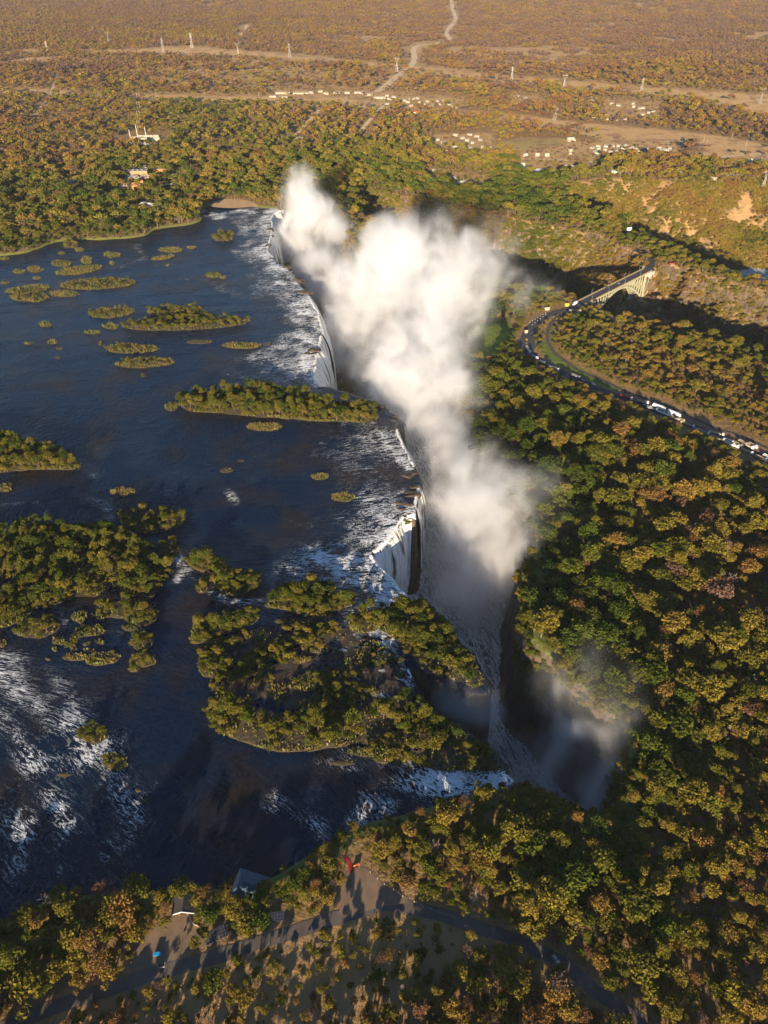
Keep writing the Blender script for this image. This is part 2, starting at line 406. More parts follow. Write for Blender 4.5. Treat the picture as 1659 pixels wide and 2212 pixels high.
def terrain(x, y, walls=True):
    x = np.asarray(x, float); y = np.asarray(y, float)
    z = rolling(x, y); near = (np.abs(x) < 1500) & (y > -600) & (y < 1800)
    gi = np.zeros(x.shape, bool)
    if near.any():
        xn, yn = x[near], y[near]; zn = z[near]
        sr = sdf(xn, yn, RIVER)
        zn = np.where(sr > -7, np.minimum(zn, -2.0 + 4.6*sstep(5, -7, sr)), zn)
        i1 = inside(xn, yn, G1)
        if i1.any():
            xi, yi = xn[i1], yn[i1]; r1 = (fbm(xi, yi, 14, 4, 80)-.5); r2 = fbm(xi, yi, 45, 3, 90)-.5
            dep = np.full(xi.shape, 1.0); D = 103.0; deep = 17*sstep(650, 900, yi)*sstep(-40, 60, xi)
            for ln, w, dd in GROUPS:
                d = dist_line(xi, yi, ln); q = np.clip((d + (r1*.7+r2*.7)*min(w*.5, 40))/w, 0, 1)
                dep = np.minimum(dep, np.where(q < .55, q*.42, .231+.769*(q-.55)/.45) if w == 13 else q*(1.25-.25*q) if w > 15 else np.where(q < .2, q*.6, .12+.88*(q-.2)/.8))
            zn[i1] = np.minimum(zn[i1], 2.0) - (D+deep)*np.clip(dep, 0, 1)
        i2 = inside(xn, yn, G2)
        if i2.any():
            xi, yi = xn[i2], yn[i2]; db = dist_line(xi, yi, L_bf); fd = sstep(0, 70, db); r1 = (fbm(xi, yi, 60, 4, 81)-.5)*fd; r2 = (fbm(xi, yi, 25, 3, 99)-.5)*fd
            q1 = np.clip((db+r1*80+r2*36)/235, 0, 1); q2 = np.clip((dist_line(xi, yi, L_bn)+r1*14)/32, 0, 1)
            zn[i2] = zn[i2] - 122*np.minimum(q1, q2)
        z[near] = zn; gi[near] = i1 | i2
    return z, gi
def zat(x, y):
    return float(terrain(np.array([x]), np.array([y]))[0][0])

# land cover: dry clearings, lawns, bare rock
STRIP1 = UP([(190,112),(330,104),(410,100),(470,108),(600,118),(720,132),(850,142),(960,150),(1080,165),(1200,172),(1330,185),(1450,195),(1550,202),(1659,210),(1800,225),
             (1800,300),(1659,272),(1560,237),(1500,222),(1400,212),(1300,201),(1200,192),(1050,178),(900,160),(840,155),(720,141),(600,130),(500,122),(330,115),(190,117)])
STRIP2 = UP([(-200,185),(0,193),(90,196),(220,207),(330,208),(450,210),(580,211),(700,213),(800,222),(880,232),(960,238),(1050,244),(1140,252),(1250,266),(1330,273),(1450,283),(1560,296),(1659,315),(1800,335),
             (1800,372),(1659,345),(1540,332),(1500,318),(1400,312),(1300,301),(1180,278),(1080,264),(1000,252),(880,244),(800,240),(700,235),(600,232),(500,228),(400,226),(300,221),(200,216),(100,212),(0,207),(-200,200)])
FIELD = UP([(1062,322),(1090,306),(1200,302),(1235,312),(1175,324),(1110,328)])
DRYB = UP([(1420,350),(1520,330),(1659,345),(1800,372),(1800,395),(1659,372),(1540,362)])
BEACH = UP([(452,447),(470,436),(500,432),(535,436),(556,447),(500,452)])
VERGE = UP([(1216,672),(1200,690),(1183,712),(1180,735),(1160,748),(1172,770),(1195,790),(1230,806),(1260,820),(1330,850),(1345,842),(1270,806),(1225,782),(1196,755),(1190,728),(1200,700),(1222,680)])
LAWN = UP([(1040,700),(1100,690),(1110,720),(1085,760),(1050,790),(1020,780),(1015,730)])
VILL = [UP([(585,198),(760,198),(1010,212),(1015,236),(880,232),(740,214),(585,215)]), UP([(930,292),(1070,288),(1070,335),(1000,335),(930,318)]),
        UP([(1300,215),(1430,222),(1430,268),(1300,258)]), UP([(1120,300),(1470,308),(1470,340),(1290,345),(1280,375),(1120,378)]), UP([(920,362),(1055,380),(1055,412),(940,405)]),
        UP([(1100,205),(1180,210),(1180,230),(1100,228)])]
CAMPUS = UP([(372,1985),(420,1978),(440,2010),(470,2040),(400,2060),(360,2110),(300,2120),(270,2060),(300,2030)])
LOT = UP([(745,1892),(778,1876),(800,1888),(827,1913),(850,1926),(884,1950),(830,1962),(790,1972),(740,1985),(735,1950)])
SOLAR_CLEAR = UP([(432,2010),(495,1985),(520,2017),(455,2048)])
SOUTH = UP([(120,2212),(380,2100),(700,2010),(860,1985),(960,2000),(1010,2060),(900,2150),(880,2300),(120,2300)])
def cover(x, y):
    """dry grass, lawn and bare rock 0..1"""
    dry = np.zeros(x.shape); gr = np.zeros(x.shape); rk = np.zeros(x.shape)
    nz = fbm(x, y, 30, 3, 7)-.5
    for p, e in ((STRIP1, 30), (STRIP2, 24), (DRYB, 20), (FIELD, 10)):
        dry = np.maximum(dry, sstep(-e*.4, e*.4, sdf(x, y, p)+nz*e*1.4))
    for p in VILL: dry = np.maximum(dry, .78*sstep(-8, 12, sdf(x, y, p)+nz*14))
    dry = np.maximum(dry, sstep(-2, 3, sdf(x, y, BEACH)))
    dry = np.maximum(dry, .45*sstep(1700, 2600, y))
    big = fbm(x, y, 520, 4, 123)
    dry = np.maximum(dry, sstep(.52, .64, big)*sstep(1900, 2700, y)*.8)
    dry = np.maximum(dry, .28*sstep(-10, 30, sdf(x, y, G2)))
    dry = np.maximum(dry, .4*((dist_line(x, y, L_fa) < 120) & inside(x, y, G1)))
    dry = np.maximum(dry, .25*sstep(-4, 6, sdf(x, y, SOUTH)+nz*12))
    gr = np.maximum(gr, .4*sstep(-5, 5, sdf(x, y, FIELD)+nz*8))
    shr = np.abs(sdf(x, y, RIVER)); gr = np.maximum(gr, .75*sstep(12, 4, shr+nz*6)*(sdf(x, y, BEACH) < 0))
    gr = np.maximum(gr, .85*sstep(22, 8, dist_line(x, y, L_rim)+nz*10)*(y < 1000)); gr = np.maximum(gr, .7*sstep(14, 5, dist_line(x, y, L_crest)+nz*8)*inside(x, y, G1)*(y < 330))
    for p in (VERGE, LAWN): gr = np.maximum(gr, sstep(-2, 3, sdf(x, y, p)))
    dcr = dist_line(x, y, L_crest)
    rk = np.maximum(rk, sstep(16, 4, dcr+nz*8)*(~inside(x, y, G1)))
    return dry, gr, rk

def axis(segs):
    out = [segs[0][0]]
    for a, b, s0, s1 in segs:
        x = a; 
        while x < b-1e-6:
            f = (x-a)/(b-a); x = min(b, x + s0*(s1/s0)**f); out.append(x)
    return np.array(out)
gx = axis([(-9000,-1500,900,40),(-1500,-420,30,6),(-420,-200,5,3),(-200,200,2.6,2.6),(200,420,3,4),(420,1050,5,8),(1050,1500,12,40),(1500,9000,40,900)])
gy = axis([(-1200,60,120,8),(60,150,5,3),(150,560,2.6,2.6),(560,760,2.6,3.2),(760,1450,3.4,4.5),(1450,1800,5,14),(1800,3000,14,40),(3000,13000,50,700)])
GXX, GYY = np.meshgrid(gx, gy)
px, py = GXX.ravel(), GYY.ravel()
pz, _ = terrain(px, py)
nx_, ny_ = len(gx), len(gy)
idx = np.arange(nx_*ny_).reshape(ny_, nx_)
quads = np.stack([idx[:-1,:-1], idx[:-1,1:], idx[1:,1:], idx[1:,:-1]], -1).reshape(-1, 4)
ZG = pz.reshape(ny_, nx_)
def zgrid(x, y):
    i = np.clip(np.searchsorted(gx, x)-1, 0, nx_-2); j = np.clip(np.searchsorted(gy, y)-1, 0, ny_-2)
    fx = (x-gx[i])/(gx[i+1]-gx[i]); fy = (y-gy[j])/(gy[j+1]-gy[j])
    return (ZG[j, i]*(1-fx)+ZG[j, i+1]*fx)*(1-fy)+(ZG[j+1, i]*(1-fx)+ZG[j+1, i+1]*fx)*fy
gm = np_mesh('ground', np.stack([px, py, pz], 1), quads, [MAT['ground']], True)
sel = (py < 9000) & (np.abs(px) < 5000) & (py > -200)
dry = np.zeros(px.shape); gr = dry.copy(); rk = dry.copy()
dry[sel], gr[sel], rk[sel] = cover(px[sel], py[sel])
attr(gm, 'lc', np.stack([dry, gr, rk, np.ones_like(dry)], 1), 'FLOAT_COLOR')
tag(link('ground', gm), 'dry brown bushland ground cut by the deep river gorges', kind='structure')

# ------------------------------------------------------------------ river, rapids
FOAM = [  # polyline, half width in metres, strength
    ([(0,1440),(60,1500),(130,1560),(190,1610),(245,1690),(280,1750),(260,1820),(200,1880)], 15, .8), ([(120,1470),(170,1560),(200,1640)], 8, .7),
    ([(-60,1500),(30,1580),(90,1680),(150,1780),(130,1880)], 13, .75), ([(20,1720),(60,1800),(40,1880)], 14, .7), ([(100,1500),(160,1620),(180,1760),(120,1840)], 40, .52), ([(280,1650),(330,1690),(310,1760)], 6, .5),
    ([(600,1735),(660,1765),(740,1790),(800,1740)], 9, .75), ([(780,1720),(850,1735),(800,1790),(700,1810)], 8, .7), ([(880,1690),(960,1680),(1040,1688),(1110,1690)], 7, 1.25),
    ([(860,1690),(960,1705),(1080,1700)], 9, .9), ([(690,1640),(760,1660),(830,1690)], 6, .6),
    ([(380,1200),(400,1235),(385,1250)], 7, .85), ([(455,1280),(500,1300),(560,1300)], 6, .85), ([(300,1160),(335,1165)], 6, .7), ([(0,1090),(80,1085),(100,1110)], 5, .7), ([(180,1080),(225,1090),(240,1120)], 6, .75),
    ([(400,1240),(470,1280)], 4, .6), ([(130,1315),(140,1345)], 4, .7), ([(200,1340),(260,1370)], 4, .5),
    ([(700,1205),(730,1215),(760,1240),(790,1265),(850,1290)], 11, 1.0), ([(790,1180),(760,1200)], 10, .9), ([(760,1110),(820,1100),(860,1095)], 8, .8), ([(780,1080),(820,1075),(870,1060)], 7, .8),
    ([(830,940),(850,970),(880,1010)], 10, 1.0), ([(820,1000),(860,1010)], 6, .7), ([(490,1060),(510,1085)], 5, .65), ([(650,1110),(690,1120)], 4, .5), ([(600,1170),(700,1175)], 5, .45),
    ([(470,800),(490,815),(485,850)], 8, .65), ([(640,660),(650,720),(665,780),(670,820)], 14, 1.0), ([(580,560),(600,600),(640,640)], 16, 1.0), ([(560,540),(570,580),(600,620)], 10, .7),
    ([(440,458),(470,470),(520,455),(580,460)], 14, .85), ([(300,530),(310,555),(270,580)], 14, .6), ([(400,600),(460,610),(520,640)], 16, .55), ([(330,540),(300,590)], 10, .5),
    ([(560,680),(620,700)], 10, .45), ([(590,780),(620,775)], 8, .5), ([(260,925),(330,960)], 4, .35), ([(160,1000),(215,1030)], 5, .5), ([(410,930),(480,940)], 5, .4),
    ([(800,1360),(830,1400),(850,1440),(880,1470)], 7, .9), ([(700,1340),(780,1360),(820,1400)], 12, .6), ([(560,1440),(640,1440),(700,1420)], 12, .4), ([(360,880),(400,900)], 5, .4), ([(80,1430),(30,1400)], 5, .5)]
mr = (px > -1400) & (px < 420) & (py > -300) & (py < 1700)
srv = np.full(px.shape, -99.0); srv[mr] = sdf(px[mr], py[mr], RIVER)
keep = (srv > -7).reshape(ny_, nx_)
cell = keep[:-1,:-1] | keep[:-1,1:] | keep[1:,1:] | keep[1:,:-1]
in_g = np.zeros(px.shape, bool); in_g[mr] = inside(px[mr], py[mr], G1); in_g = in_g.reshape(ny_, nx_)
cell &= ~(in_g[:-1,:-1] & in_g[:-1,1:] & in_g[1:,1:] & in_g[1:,:-1])
def sheet(name, cell, z, mat, foamf, flowf, smooth=True):
    q = quads[cell.ravel()]; used = np.unique(q); remap = np.full(nx_*ny_, -1); remap[used] = np.arange(len(used))
    x, y = px[used], py[used]
    f = foamf(x, y); zz = z + (f*.9*(fbm(x, y, 6, 3, 77)-.35) if z > -5 else 1.3*(fbm(x, y, 12, 3, 77)-.5))
    if z > -5: zz = zz - np.clip(sdf(x, y, G1)+.3, 0, 9)*1.6
    me = np_mesh(name, np.stack([x, y, zz], 1), remap[q], [MAT[mat]], smooth)
    attr(me, 'foam', f); fx, fy = flowf(x, y); attr(me, 'flow', np.stack([fx, fy, np.zeros_like(fx)], 1), 'FLOAT_VECTOR')
    return link(name, me)
DRY_CREST = UP([(1075,1640),(918,1521),(903,1489)]), UP([(902,1438),(1056,1492),(1062,1476),(980,1366),(905,1305)]), UP([(905,1055),(898,1010)]), UP([(872,911),(740,843)])
def river_foam(x, y):
    f = np.zeros(x.shape); wb = fbm(x, y, 40, 3, 33); w2 = fbm(x, y, 14, 3, 35)
    d = dist_line(x, y, L_crest); dd = np.full(x.shape, 1e3)
    for p in DRY_CREST: dd = np.minimum(dd, dist_line(x, y, p))
    open_ = sstep(6, 30, dd)
    f = np.maximum(f, open_*sstep(44, 4, d + (wb-.5)*50)*.95*(.55+.8*w2))
    f = np.maximum(f, open_*sstep(130, 25, d + (wb-.5)*110)*.70*(.6+.8*w2))
    for ln, w, s in FOAM:
        L = UP(ln); q = dist_line(x, y, L)
        f = np.maximum(f, s*sstep(w*1.9, w*.2, q + (wb-.5)*w*1.2)*(.35+1.1*w2))
    return np.clip(np.maximum(f, .42*sstep(.50, .72, wb)), 0, 1.25)
def river_flow(x, y):   # streamlines run towards the crest, bending to the near end below
    a = R(12) + R(-46)*sstep(460, 240, y)*sstep(150, -60, x)
    return x*np.cos(a)+y*np.sin(a), -x*np.sin(a)+y*np.cos(a)
tag(sheet('river', cell, 0.0, 'river_water', river_foam, river_flow), 'wide dark blue river with white rapids above the falls', kind='structure')
low = (pz < -96).reshape(ny_, nx_)
cell2 = low[:-1,:-1] | low[:-1,1:] | low[1:,1:] | low[1:,:-1]
def gorge_foam(x, y): return np.clip(.68+.5*(fbm(x, y, 22, 4, 51))+.35*sstep(420, 250, y), 0, 1)
tag(sheet('gorge_river', cell2, -97.5, 'gorge_water', gorge_foam, lambda x, y: (y*.96-x*.26, x*.96+y*.26)), 'pale turbulent river on the floor of the gorge', kind='structure')

# ------------------------------------------------------------------ the falls: one curtain per stretch of open crest
def crest_between(a, b):
    A = np.array(U(*a)); B = np.array(U(*b))
    i = np.argmin(((L_crest-A)**2).sum(1)); j = np.argmin(((L_crest-B)**2).sum(1))
    return smooth_line(L_crest[min(i, j):max(i, j)+1], 1.6)
def waterfall(a, b, label, out=11.0, drop=96, upstream=7, seed=0, ragged=1.0):
    c = crest_between(a, b); n = len(c)
    k = 9; ker = np.ones(k)/k
    cs = np.stack([np.convolve(np.pad(c[:, i], k//2, mode='edge'), ker, 'valid') for i in (0, 1)], 1)
    t = np.gradient(cs, axis=0); t /= np.linalg.norm(t, axis=1)[:, None]+1e-9
    nrm = np.stack([t[:, 1], -t[:, 0]], 1)                      # crest runs near->far: the gorge lies to the right
    s = np.concatenate([[0], np.cumsum(np.linalg.norm(np.diff(cs, axis=0), axis=1))])
    prof = np.concatenate([np.linspace(-1, 0, 5), (np.linspace(0, 1, 26)[1:])**1.25])
    vs = []; st = []
    strand = .6*fbm(s, s*0+seed*13.7, 9, 3, 200+seed)+.4*fbm(s, s*0+seed*3.7, 2.6, 2, 210+seed); broad = fbm(s, s*0-seed*7.1, 17, 3, 240+seed)
    for q, f in enumerate(prof):
        if f <= 0:
            o = f*upstream*(.2+1.0*strand)*.6; z = -.5*(-f)**1.5 + .30 + .7*(strand-.5)*(1+f)
        else:
            o = out*(.55+.9*broad)*(1-math.exp(-4.2*f)) + 3.4*(strand-.5)*min(1, f*5)*ragged + .9*(fbm(s*1.0, s*0+f*9, 1.7, 2, 300+seed)-.5)*min(1, f*6)
            z = .25 + .25*strand - drop*f*(1.0-.06*strand)
        p = cs + nrm*np.asarray(o)[..., None] if np.ndim(o) else cs + nrm*o
        vs.append(np.column_stack([p, np.broadcast_to(z, s.shape)])); st.append(np.column_stack([s+seed*531, np.full(n, f*drop if f > 0 else f*6), s*0]))
    m = len(prof); ii = np.arange(m*n).reshape(m, n)
    fs = np.stack([ii[:-1,:-1], ii[1:,:-1], ii[1:,1:], ii[:-1,1:]], -1).reshape(-1, 4)
    me = np_mesh('waterfall', np.vstack(vs), fs, [MAT['fall']], True); attr(me, 'st', np.vstack(st), 'FLOAT_VECTOR')
    return tag(link('waterfall', me), label, kind='structure')
waterfall((1118,1697), (1098,1674), 'white cataract pouring over the near end of the gorge beside the wooded bank', 9, 92, 9, 1)
waterfall((890,1463), (880,1436), 'thin white cascade dropping into the notch between the rocky wooded islands', 3, 60, 4, 2)
waterfall((905,1305), (804,1197), 'broad white curtain on the shaded side of the bowl in the main falls', 11, 96, 8, 3, 1.9)
waterfall((804,1197), (880,1114), 'sunlit yellow white curtain in the back of the bowl of the main falls', 10, 96, 12, 4, 1.9)
waterfall((878,1115), (895,1112), 'thin ragged strands of water over the dark rock pillar', 6, 96, 5, 12, 2.4)
waterfall((897,1100), (908,1045), 'slender curtain of water beyond the dark rock pillar', 8, 96, 8, 5, 2.0)
waterfall((898,1010), (858,926), 'white curtain falling just short of the tall treed island', 12, 96, 8, 6)
waterfall((686,833), (695,722), 'tall white curtain beyond the treed island at the crest', 16, 96, 9, 7, 1.7)
waterfall((695,722), (667,637), 'long foaming curtain ending at the shrubby rocks on the crest', 15, 96, 9, 8)
waterfall((594,556), (577,538), 'short curtain at the foot of the farthest falls', 12, 96, 7, 9)
waterfall((577,538), (606,454), 'farthest white curtain streaked with rock where the crest meets the wooded bank', 12, 96, 8, 10, 1.6)
# white outfall far down the third gorge
# ------------------------------------------------------------------ roads, railway and tracks
def ribbon(name, line, half, mat, label, lift=.12, step=4.0, kind='structure', hw=None, parent=None):
    c = smooth_line(line, step); t = np.gradient(c, axis=0); t /= np.linalg.norm(t, axis=1)[:, None]+1e-9
    nr = np.stack([-t[:, 1], t[:, 0]], 1); n = len(c); cols = 5; vs = []
    wv = np.full(n, half) if hw is None else np.interp(np.linspace(0, 1, n), np.linspace(0, 1, len(hw)), hw)
    eg = 1+.10*(fbm(c[:, 0], c[:, 1], 7, 2, 9)-.5)*2
    for k in range(cols):
        o = (k/(cols-1)*2-1)*wv*(eg if k in (0, cols-1) else 1); p = c+nr*o[:, None]
        vs.append(np.column_stack([p, rolling(p[:, 0], p[:, 1])+lift]))
    ii = np.arange(cols*n).reshape(cols, n)
    fs = np.stack([ii[:-1,:-1], ii[1:,:-1], ii[1:,1:], ii[:-1,1:]], -1).reshape(-1, 4)[:, ::-1]
    o = link(name, np_mesh(name, np.vstack(vs), fs, [MAT[mat]], True), parent)
    if label: tag(o, label, kind=kind)
    return o, c
def patch(name, poly, mat, label, lift=.08):
    poly = smooth_line(poly, 3, True); z = rolling(poly[:, 0], poly[:, 1])+lift
    me = bpy.data.meshes.new(name); me.from_pydata([(a, b, c) for (a, b), c in zip(poly, z)], [], [tuple(range(len(poly)))]); me.materials.append(MAT[mat])
    if me.polygons[0].normal.z < 0: me.flip_normals()
    return tag(link(name, me), label, kind='structure')
ROADS = []
def road(name, pts, half, mat, label, lift=.12, hw=None):
    L = UP(pts, 2.0); o, c = ribbon(name, L, half, mat, label, lift, hw=hw); ROADS.append((c, half)); return c
C_near = road('road', [(-40,2245),(30,2212),(100,2182),(199,2149),(259,2129),(319,2107),(379,2091),(439,2075),(499,2057),(559,2037),(619,2019),(679,1999),(739,1979),(791,1966),(829,1953),(889,1962),(955,1977),(1020,2000),(1090,2022),(1155,2050),(1210,2080),(1245,2105),(1290,2145),(1340,2175),(1400,2218)],
              3.4, 'pale_asphalt', 'grey tarmac road winding through the dry woodland past the car park')
C_main = road('road', [(1256,655),(1236,664),(1215,671),(1191,678),(1167,690),(1148,707),(1137,726),(1134,743),(1141,760),(1155,774),(1177,786),(1205,801),(1239,815),(1263,827),(1287,838),(1309,846),(1333,855),(1362,866),(1393,876),(1429,892),(1465,906),(1501,923),(1537,938),(1573,952),(1609,969),(1633,981),(1659,995),(1760,1045)],
              5.0, 'asphalt', 'dark tarmac road curving down from the steel bridge past the queue of trucks', hw=[5,5.5,6,7,7,6,5,4.5,4.2,4.2,4.2,4.2])
patch('lorry_park', UP([(1290,832),(1330,846),(1370,858),(1420,868),(1470,890),(1530,915),(1600,945),(1680,975),(1690,1010),(1640,992),(1570,958),(1500,928),(1440,903),(1380,878),(1320,856)], 2), 'red_earth', 'strip of red earth verge where trucks are parked', .06)
patch('lay_by', UP([(1146,715),(1168,722),(1172,735),(1160,748),(1150,757),(1141,745)], 2), 'asphalt', 'dark tarmac lay-by inside the bend of the road', .09)
C_rail = UP([(1266,657),(1230,671),(1208,683),(1191,698),(1183,714),(1182,731),(1189,750),(1201,765),(1220,779),(1239,793),(1263,806),(1299,820),(1328,834),(1362,849),(1395,861),(1429,873),(1465,887),(1501,904),(1549,926),(1597,940),(1659,969),(1760,1015)], 2)
o, C_rail = ribbon('railway', C_rail, 2.3, 'ballast', 'single railway track on dark ballast curving beside the road', .10); ROADS.append((C_rail, 2.6))
for s in (-.75, .75):
    t = np.gradient(C_rail, axis=0); t /= np.linalg.norm(t, axis=1)[:, None]; nr = np.stack([-t[:, 1], t[:, 0]], 1)
    ribbon('rail', C_rail+nr*s, .09, 'rail_steel', None, .26, parent=o)
TRK = [([(975,-10),(978,20),(985,40),(972,58),(965,75),(972,86),(940,95),(905,100),(893,110),(895,130),(880,150),(855,168),(830,190),(812,202)], 14, 'pale sandy track winding up through the far bush'),
       ([(832,226),(815,245),(795,265),(775,290)], 7, 'sandy track running down from the village into the trees'), ([(125,160),(118,180),(110,205),(98,222),(70,255)], 6, 'narrow earth track crossing the powerline clearing'),
       ([(533,55),(528,68),(515,80)], 9, 'short pale bare track on the far hillside'), ([(690,240),(668,262),(635,295)], 7, 'straight earth track through rust brown bush'), ([(1195,262),(1202,245),(1206,232)], 6, 'short earth track between the village and the clearing'),
       ([(1060,345),(1150,343),(1280,350),(1400,352)], 5, 'earth street along the row of houses'), ([(1500,348),(1580,338),(1659,332),(1760,322)], 5, 'pale track across the dry clearing beside the power station'),
       ([(640,118),(800,140),(1000,168),(1200,185),(1400,205),(1659,250)], 4, 'service track under the far pylons'), ([(0,200),(200,211),(420,219),(700,225),(800,233)], 4, 'service track along the lower clearing')]
for pts, h, lab in TRK: road('dirt_track', pts, h*.8, 'dirt_track', lab, .15)
patch('car_park', LOT, 'soil_brown', 'bare grey car park beside the fenced wood', .16)
patch('lodge_yard', CAMPUS, 'soil_brown', 'bare earth yard in front of the lodge', .05)
o, c = ribbon('red_path', UP([(744,1853),(752,1860),(757,1872),(760,1886)], 2), 1.1, 'carpet', 'red carpeted path leading from the trees to the car park', .2); ROADS.append((c, 2.5))
patch('beach', BEACH, 'sand', 'bare sandy beach on the far bank', .06)

# ------------------------------------------------------------------ steel arch bridge
def frame2(a, b):
    d = Vector((b[0]-a[0], b[1]-a[1])); return d.length, math.atan2(d.y, d.x)
A = U(1256, 654, 2.5); B = U(1400, 582, 2.5)
BL, BA = frame2(A, B); BM = ((A[0]+B[0])/2, (A[1]+B[1])/2)
br = empty('arch_bridge', (BM[0], BM[1], 0), BA); tag(br, 'cream steel arch bridge carrying road and railway across the shaded gorge', 'bridge')
hl = BL/2; DZ = 2.6; HW = 6.6
m = MB(); m.box(-hl, hl, -HW, HW, DZ-1.0, DZ); link('deck', m.mesh('deck', MAT['asphalt']), br)
m = MB(); m.box(-hl, hl, -HW+.9, -HW+4.6, DZ+.02, DZ+.2); lb = link('track_bed', m.mesh('track_bed', MAT['ballast']), br)
for s in (-1, 1):
    m = MB(); m.box(-hl, hl, s*(HW+.02)-.2, s*(HW+.02)+.2, DZ-1.9, DZ-.2); link('deck_girder', m.mesh('deck_girder', MAT['steel_cream']), br)
    m = MB(); m.box(-hl, hl, s*(HW-.6)-.5, s*(HW-.6)+.5, DZ+.01, DZ+.14); link('footway', m.mesh('footway', MAT['concrete']), br)
    m = MB(); m.bar((-hl, s*HW, DZ+1.25), (hl, s*HW, DZ+1.25), .22); m.bar((-hl, s*HW, DZ+.65), (hl, s*HW, DZ+.65), .16)
    rl = link('railing', m.mesh('railing', MAT['rail_tan']), br)
    pm = MB(); pm.box(-.14, .14, -.14, .14, 0, 1.5); pme = pm.mesh('railing_post', MAT['rail_tan'])
    for k in range(46): q = link('railing_post', pme, rl); q.location = (-hl+.8+k*(BL-1.6)/45, s*HW, DZ)
SPAN = BL*.80; sp = SPAN/2; ZB, ZT = -37.0, DZ-3.6
def arch_z(x): return ZT-(ZT-ZB)*(abs(x)/sp)**2.0
NP = 20
for s in (-1, 1):
    def yy(x): return s*(HW-.6+ (1-max(0, (arch_z(x)-ZB)/(ZT-ZB)))*4.2)      # ribs lean out towards the feet
    m = MB(); m2 = MB(); xs = [-sp+SPAN*k/NP for k in range(NP+1)]
    for a, b in zip(xs[:-1], xs[1:]): m.bar((a, yy(a), arch_z(a)), (b, yy(b), arch_z(b)), 1.5, 1.9)
    link('arch_rib', m.mesh('arch_rib', MAT['steel_cream']), br)
    for k, x in enumerate(xs):
        if arch_z(x) < DZ-4.2:
            m = MB(); m.bar((x, yy(x), arch_z(x)), (x, s*HW, DZ-1.9), .8 if k not in (0, NP) else 1.6); link('spandrel_post', m.mesh('spandrel_post', MAT['steel_cream']), br)
        if k < NP and max(arch_z(x), arch_z(xs[k+1])) < DZ-4.4:
            x2 = xs[k+1]; m = MB()
            if x < 0: m.bar((x2, yy(x2), arch_z(x2)), (x, s*HW, DZ-1.9), .6)
            else: m.bar((x, yy(x), arch_z(x)), (x2, s*HW, DZ-1.9), .6)
            link('diagonal', m.mesh('diagonal', MAT['steel_cream']), br)
    for e in (-1, 1):     # end trestle to the cliff
        m = MB(); m.bar((e*sp, yy(sp), ZB), (e*(sp+3), s*HW, DZ-1.9), 1.3); m.bar((e*sp, yy(sp), ZB), (e*(hl-.5), s*HW, DZ-2.5), .5); link('end_post', m.mesh('end_post', MAT['steel_cream']), br)
for k in range(0, NP+1):
    x = xs[k]; w = HW-.6+(1-max(0, (arch_z(x)-ZB)/(ZT-ZB)))*4.2
    m = MB(); m.bar((x, -w, arch_z(x)), (x, w, arch_z(x)), .6)
    if k < NP: x2 = xs[k+1]; w2 = HW-.6+(1-max(0, (arch_z(x2)-ZB)/(ZT-ZB)))*4.2; m.bar((x, -w, arch_z(x)), (x2, w2, arch_z(x2)), .4)
    link('cross_brace', m.mesh('cross_brace', MAT['steel_cream']), br)
for e in (-1, 1):
    m = MB(); m.box(min(e*(hl-3), e*(hl+9)), max(e*(hl-3), e*(hl+9)), -HW-1, HW+1, -9, DZ-1.95); link('abutment', m.mesh('abutment', MAT['concrete']), br)
    m = MB(); m.box(min(e*hl, e*(hl+9)), max(e*hl, e*(hl+9)), -HW, HW, DZ-1.9, DZ-.05); link('approach_slab', m.mesh('approach_slab', MAT['asphalt']), br)
    m = MB(); m.box(e*sp-2.5, e*sp+2.5, -12.5, 12.5, ZB-14, ZB+.5); link('arch_footing', m.mesh('arch_footing', MAT['concrete']), br)
lm = MB(); lm.taper((0,0,0), (0,0,7.5), .16, .10); lm.bar((0,0,7.4), (0,1.6,7.7), .14); lm.box(-.16,.16,1.3,2.1,7.6,7.8); lme = lm.mesh('lamp_post', MAT['galvanised'])
for k in range(8):
    s = 1 if k % 2 else -1; q = link('lamp_post', lme, br); q.location = (-hl+14+k*(BL-28)/7, s*(HW+.4), DZ); q.rotation_euler = (0, 0, 0 if s < 0 else math.pi)
ROADS.append((np.array([A, B]), 9))
c_far = road('road', [(1400,583),(1408,572),(1404,560),(1388,548),(1370,540)], 4.2, 'asphalt', 'dark tarmac road climbing into the trees beyond the bridge')

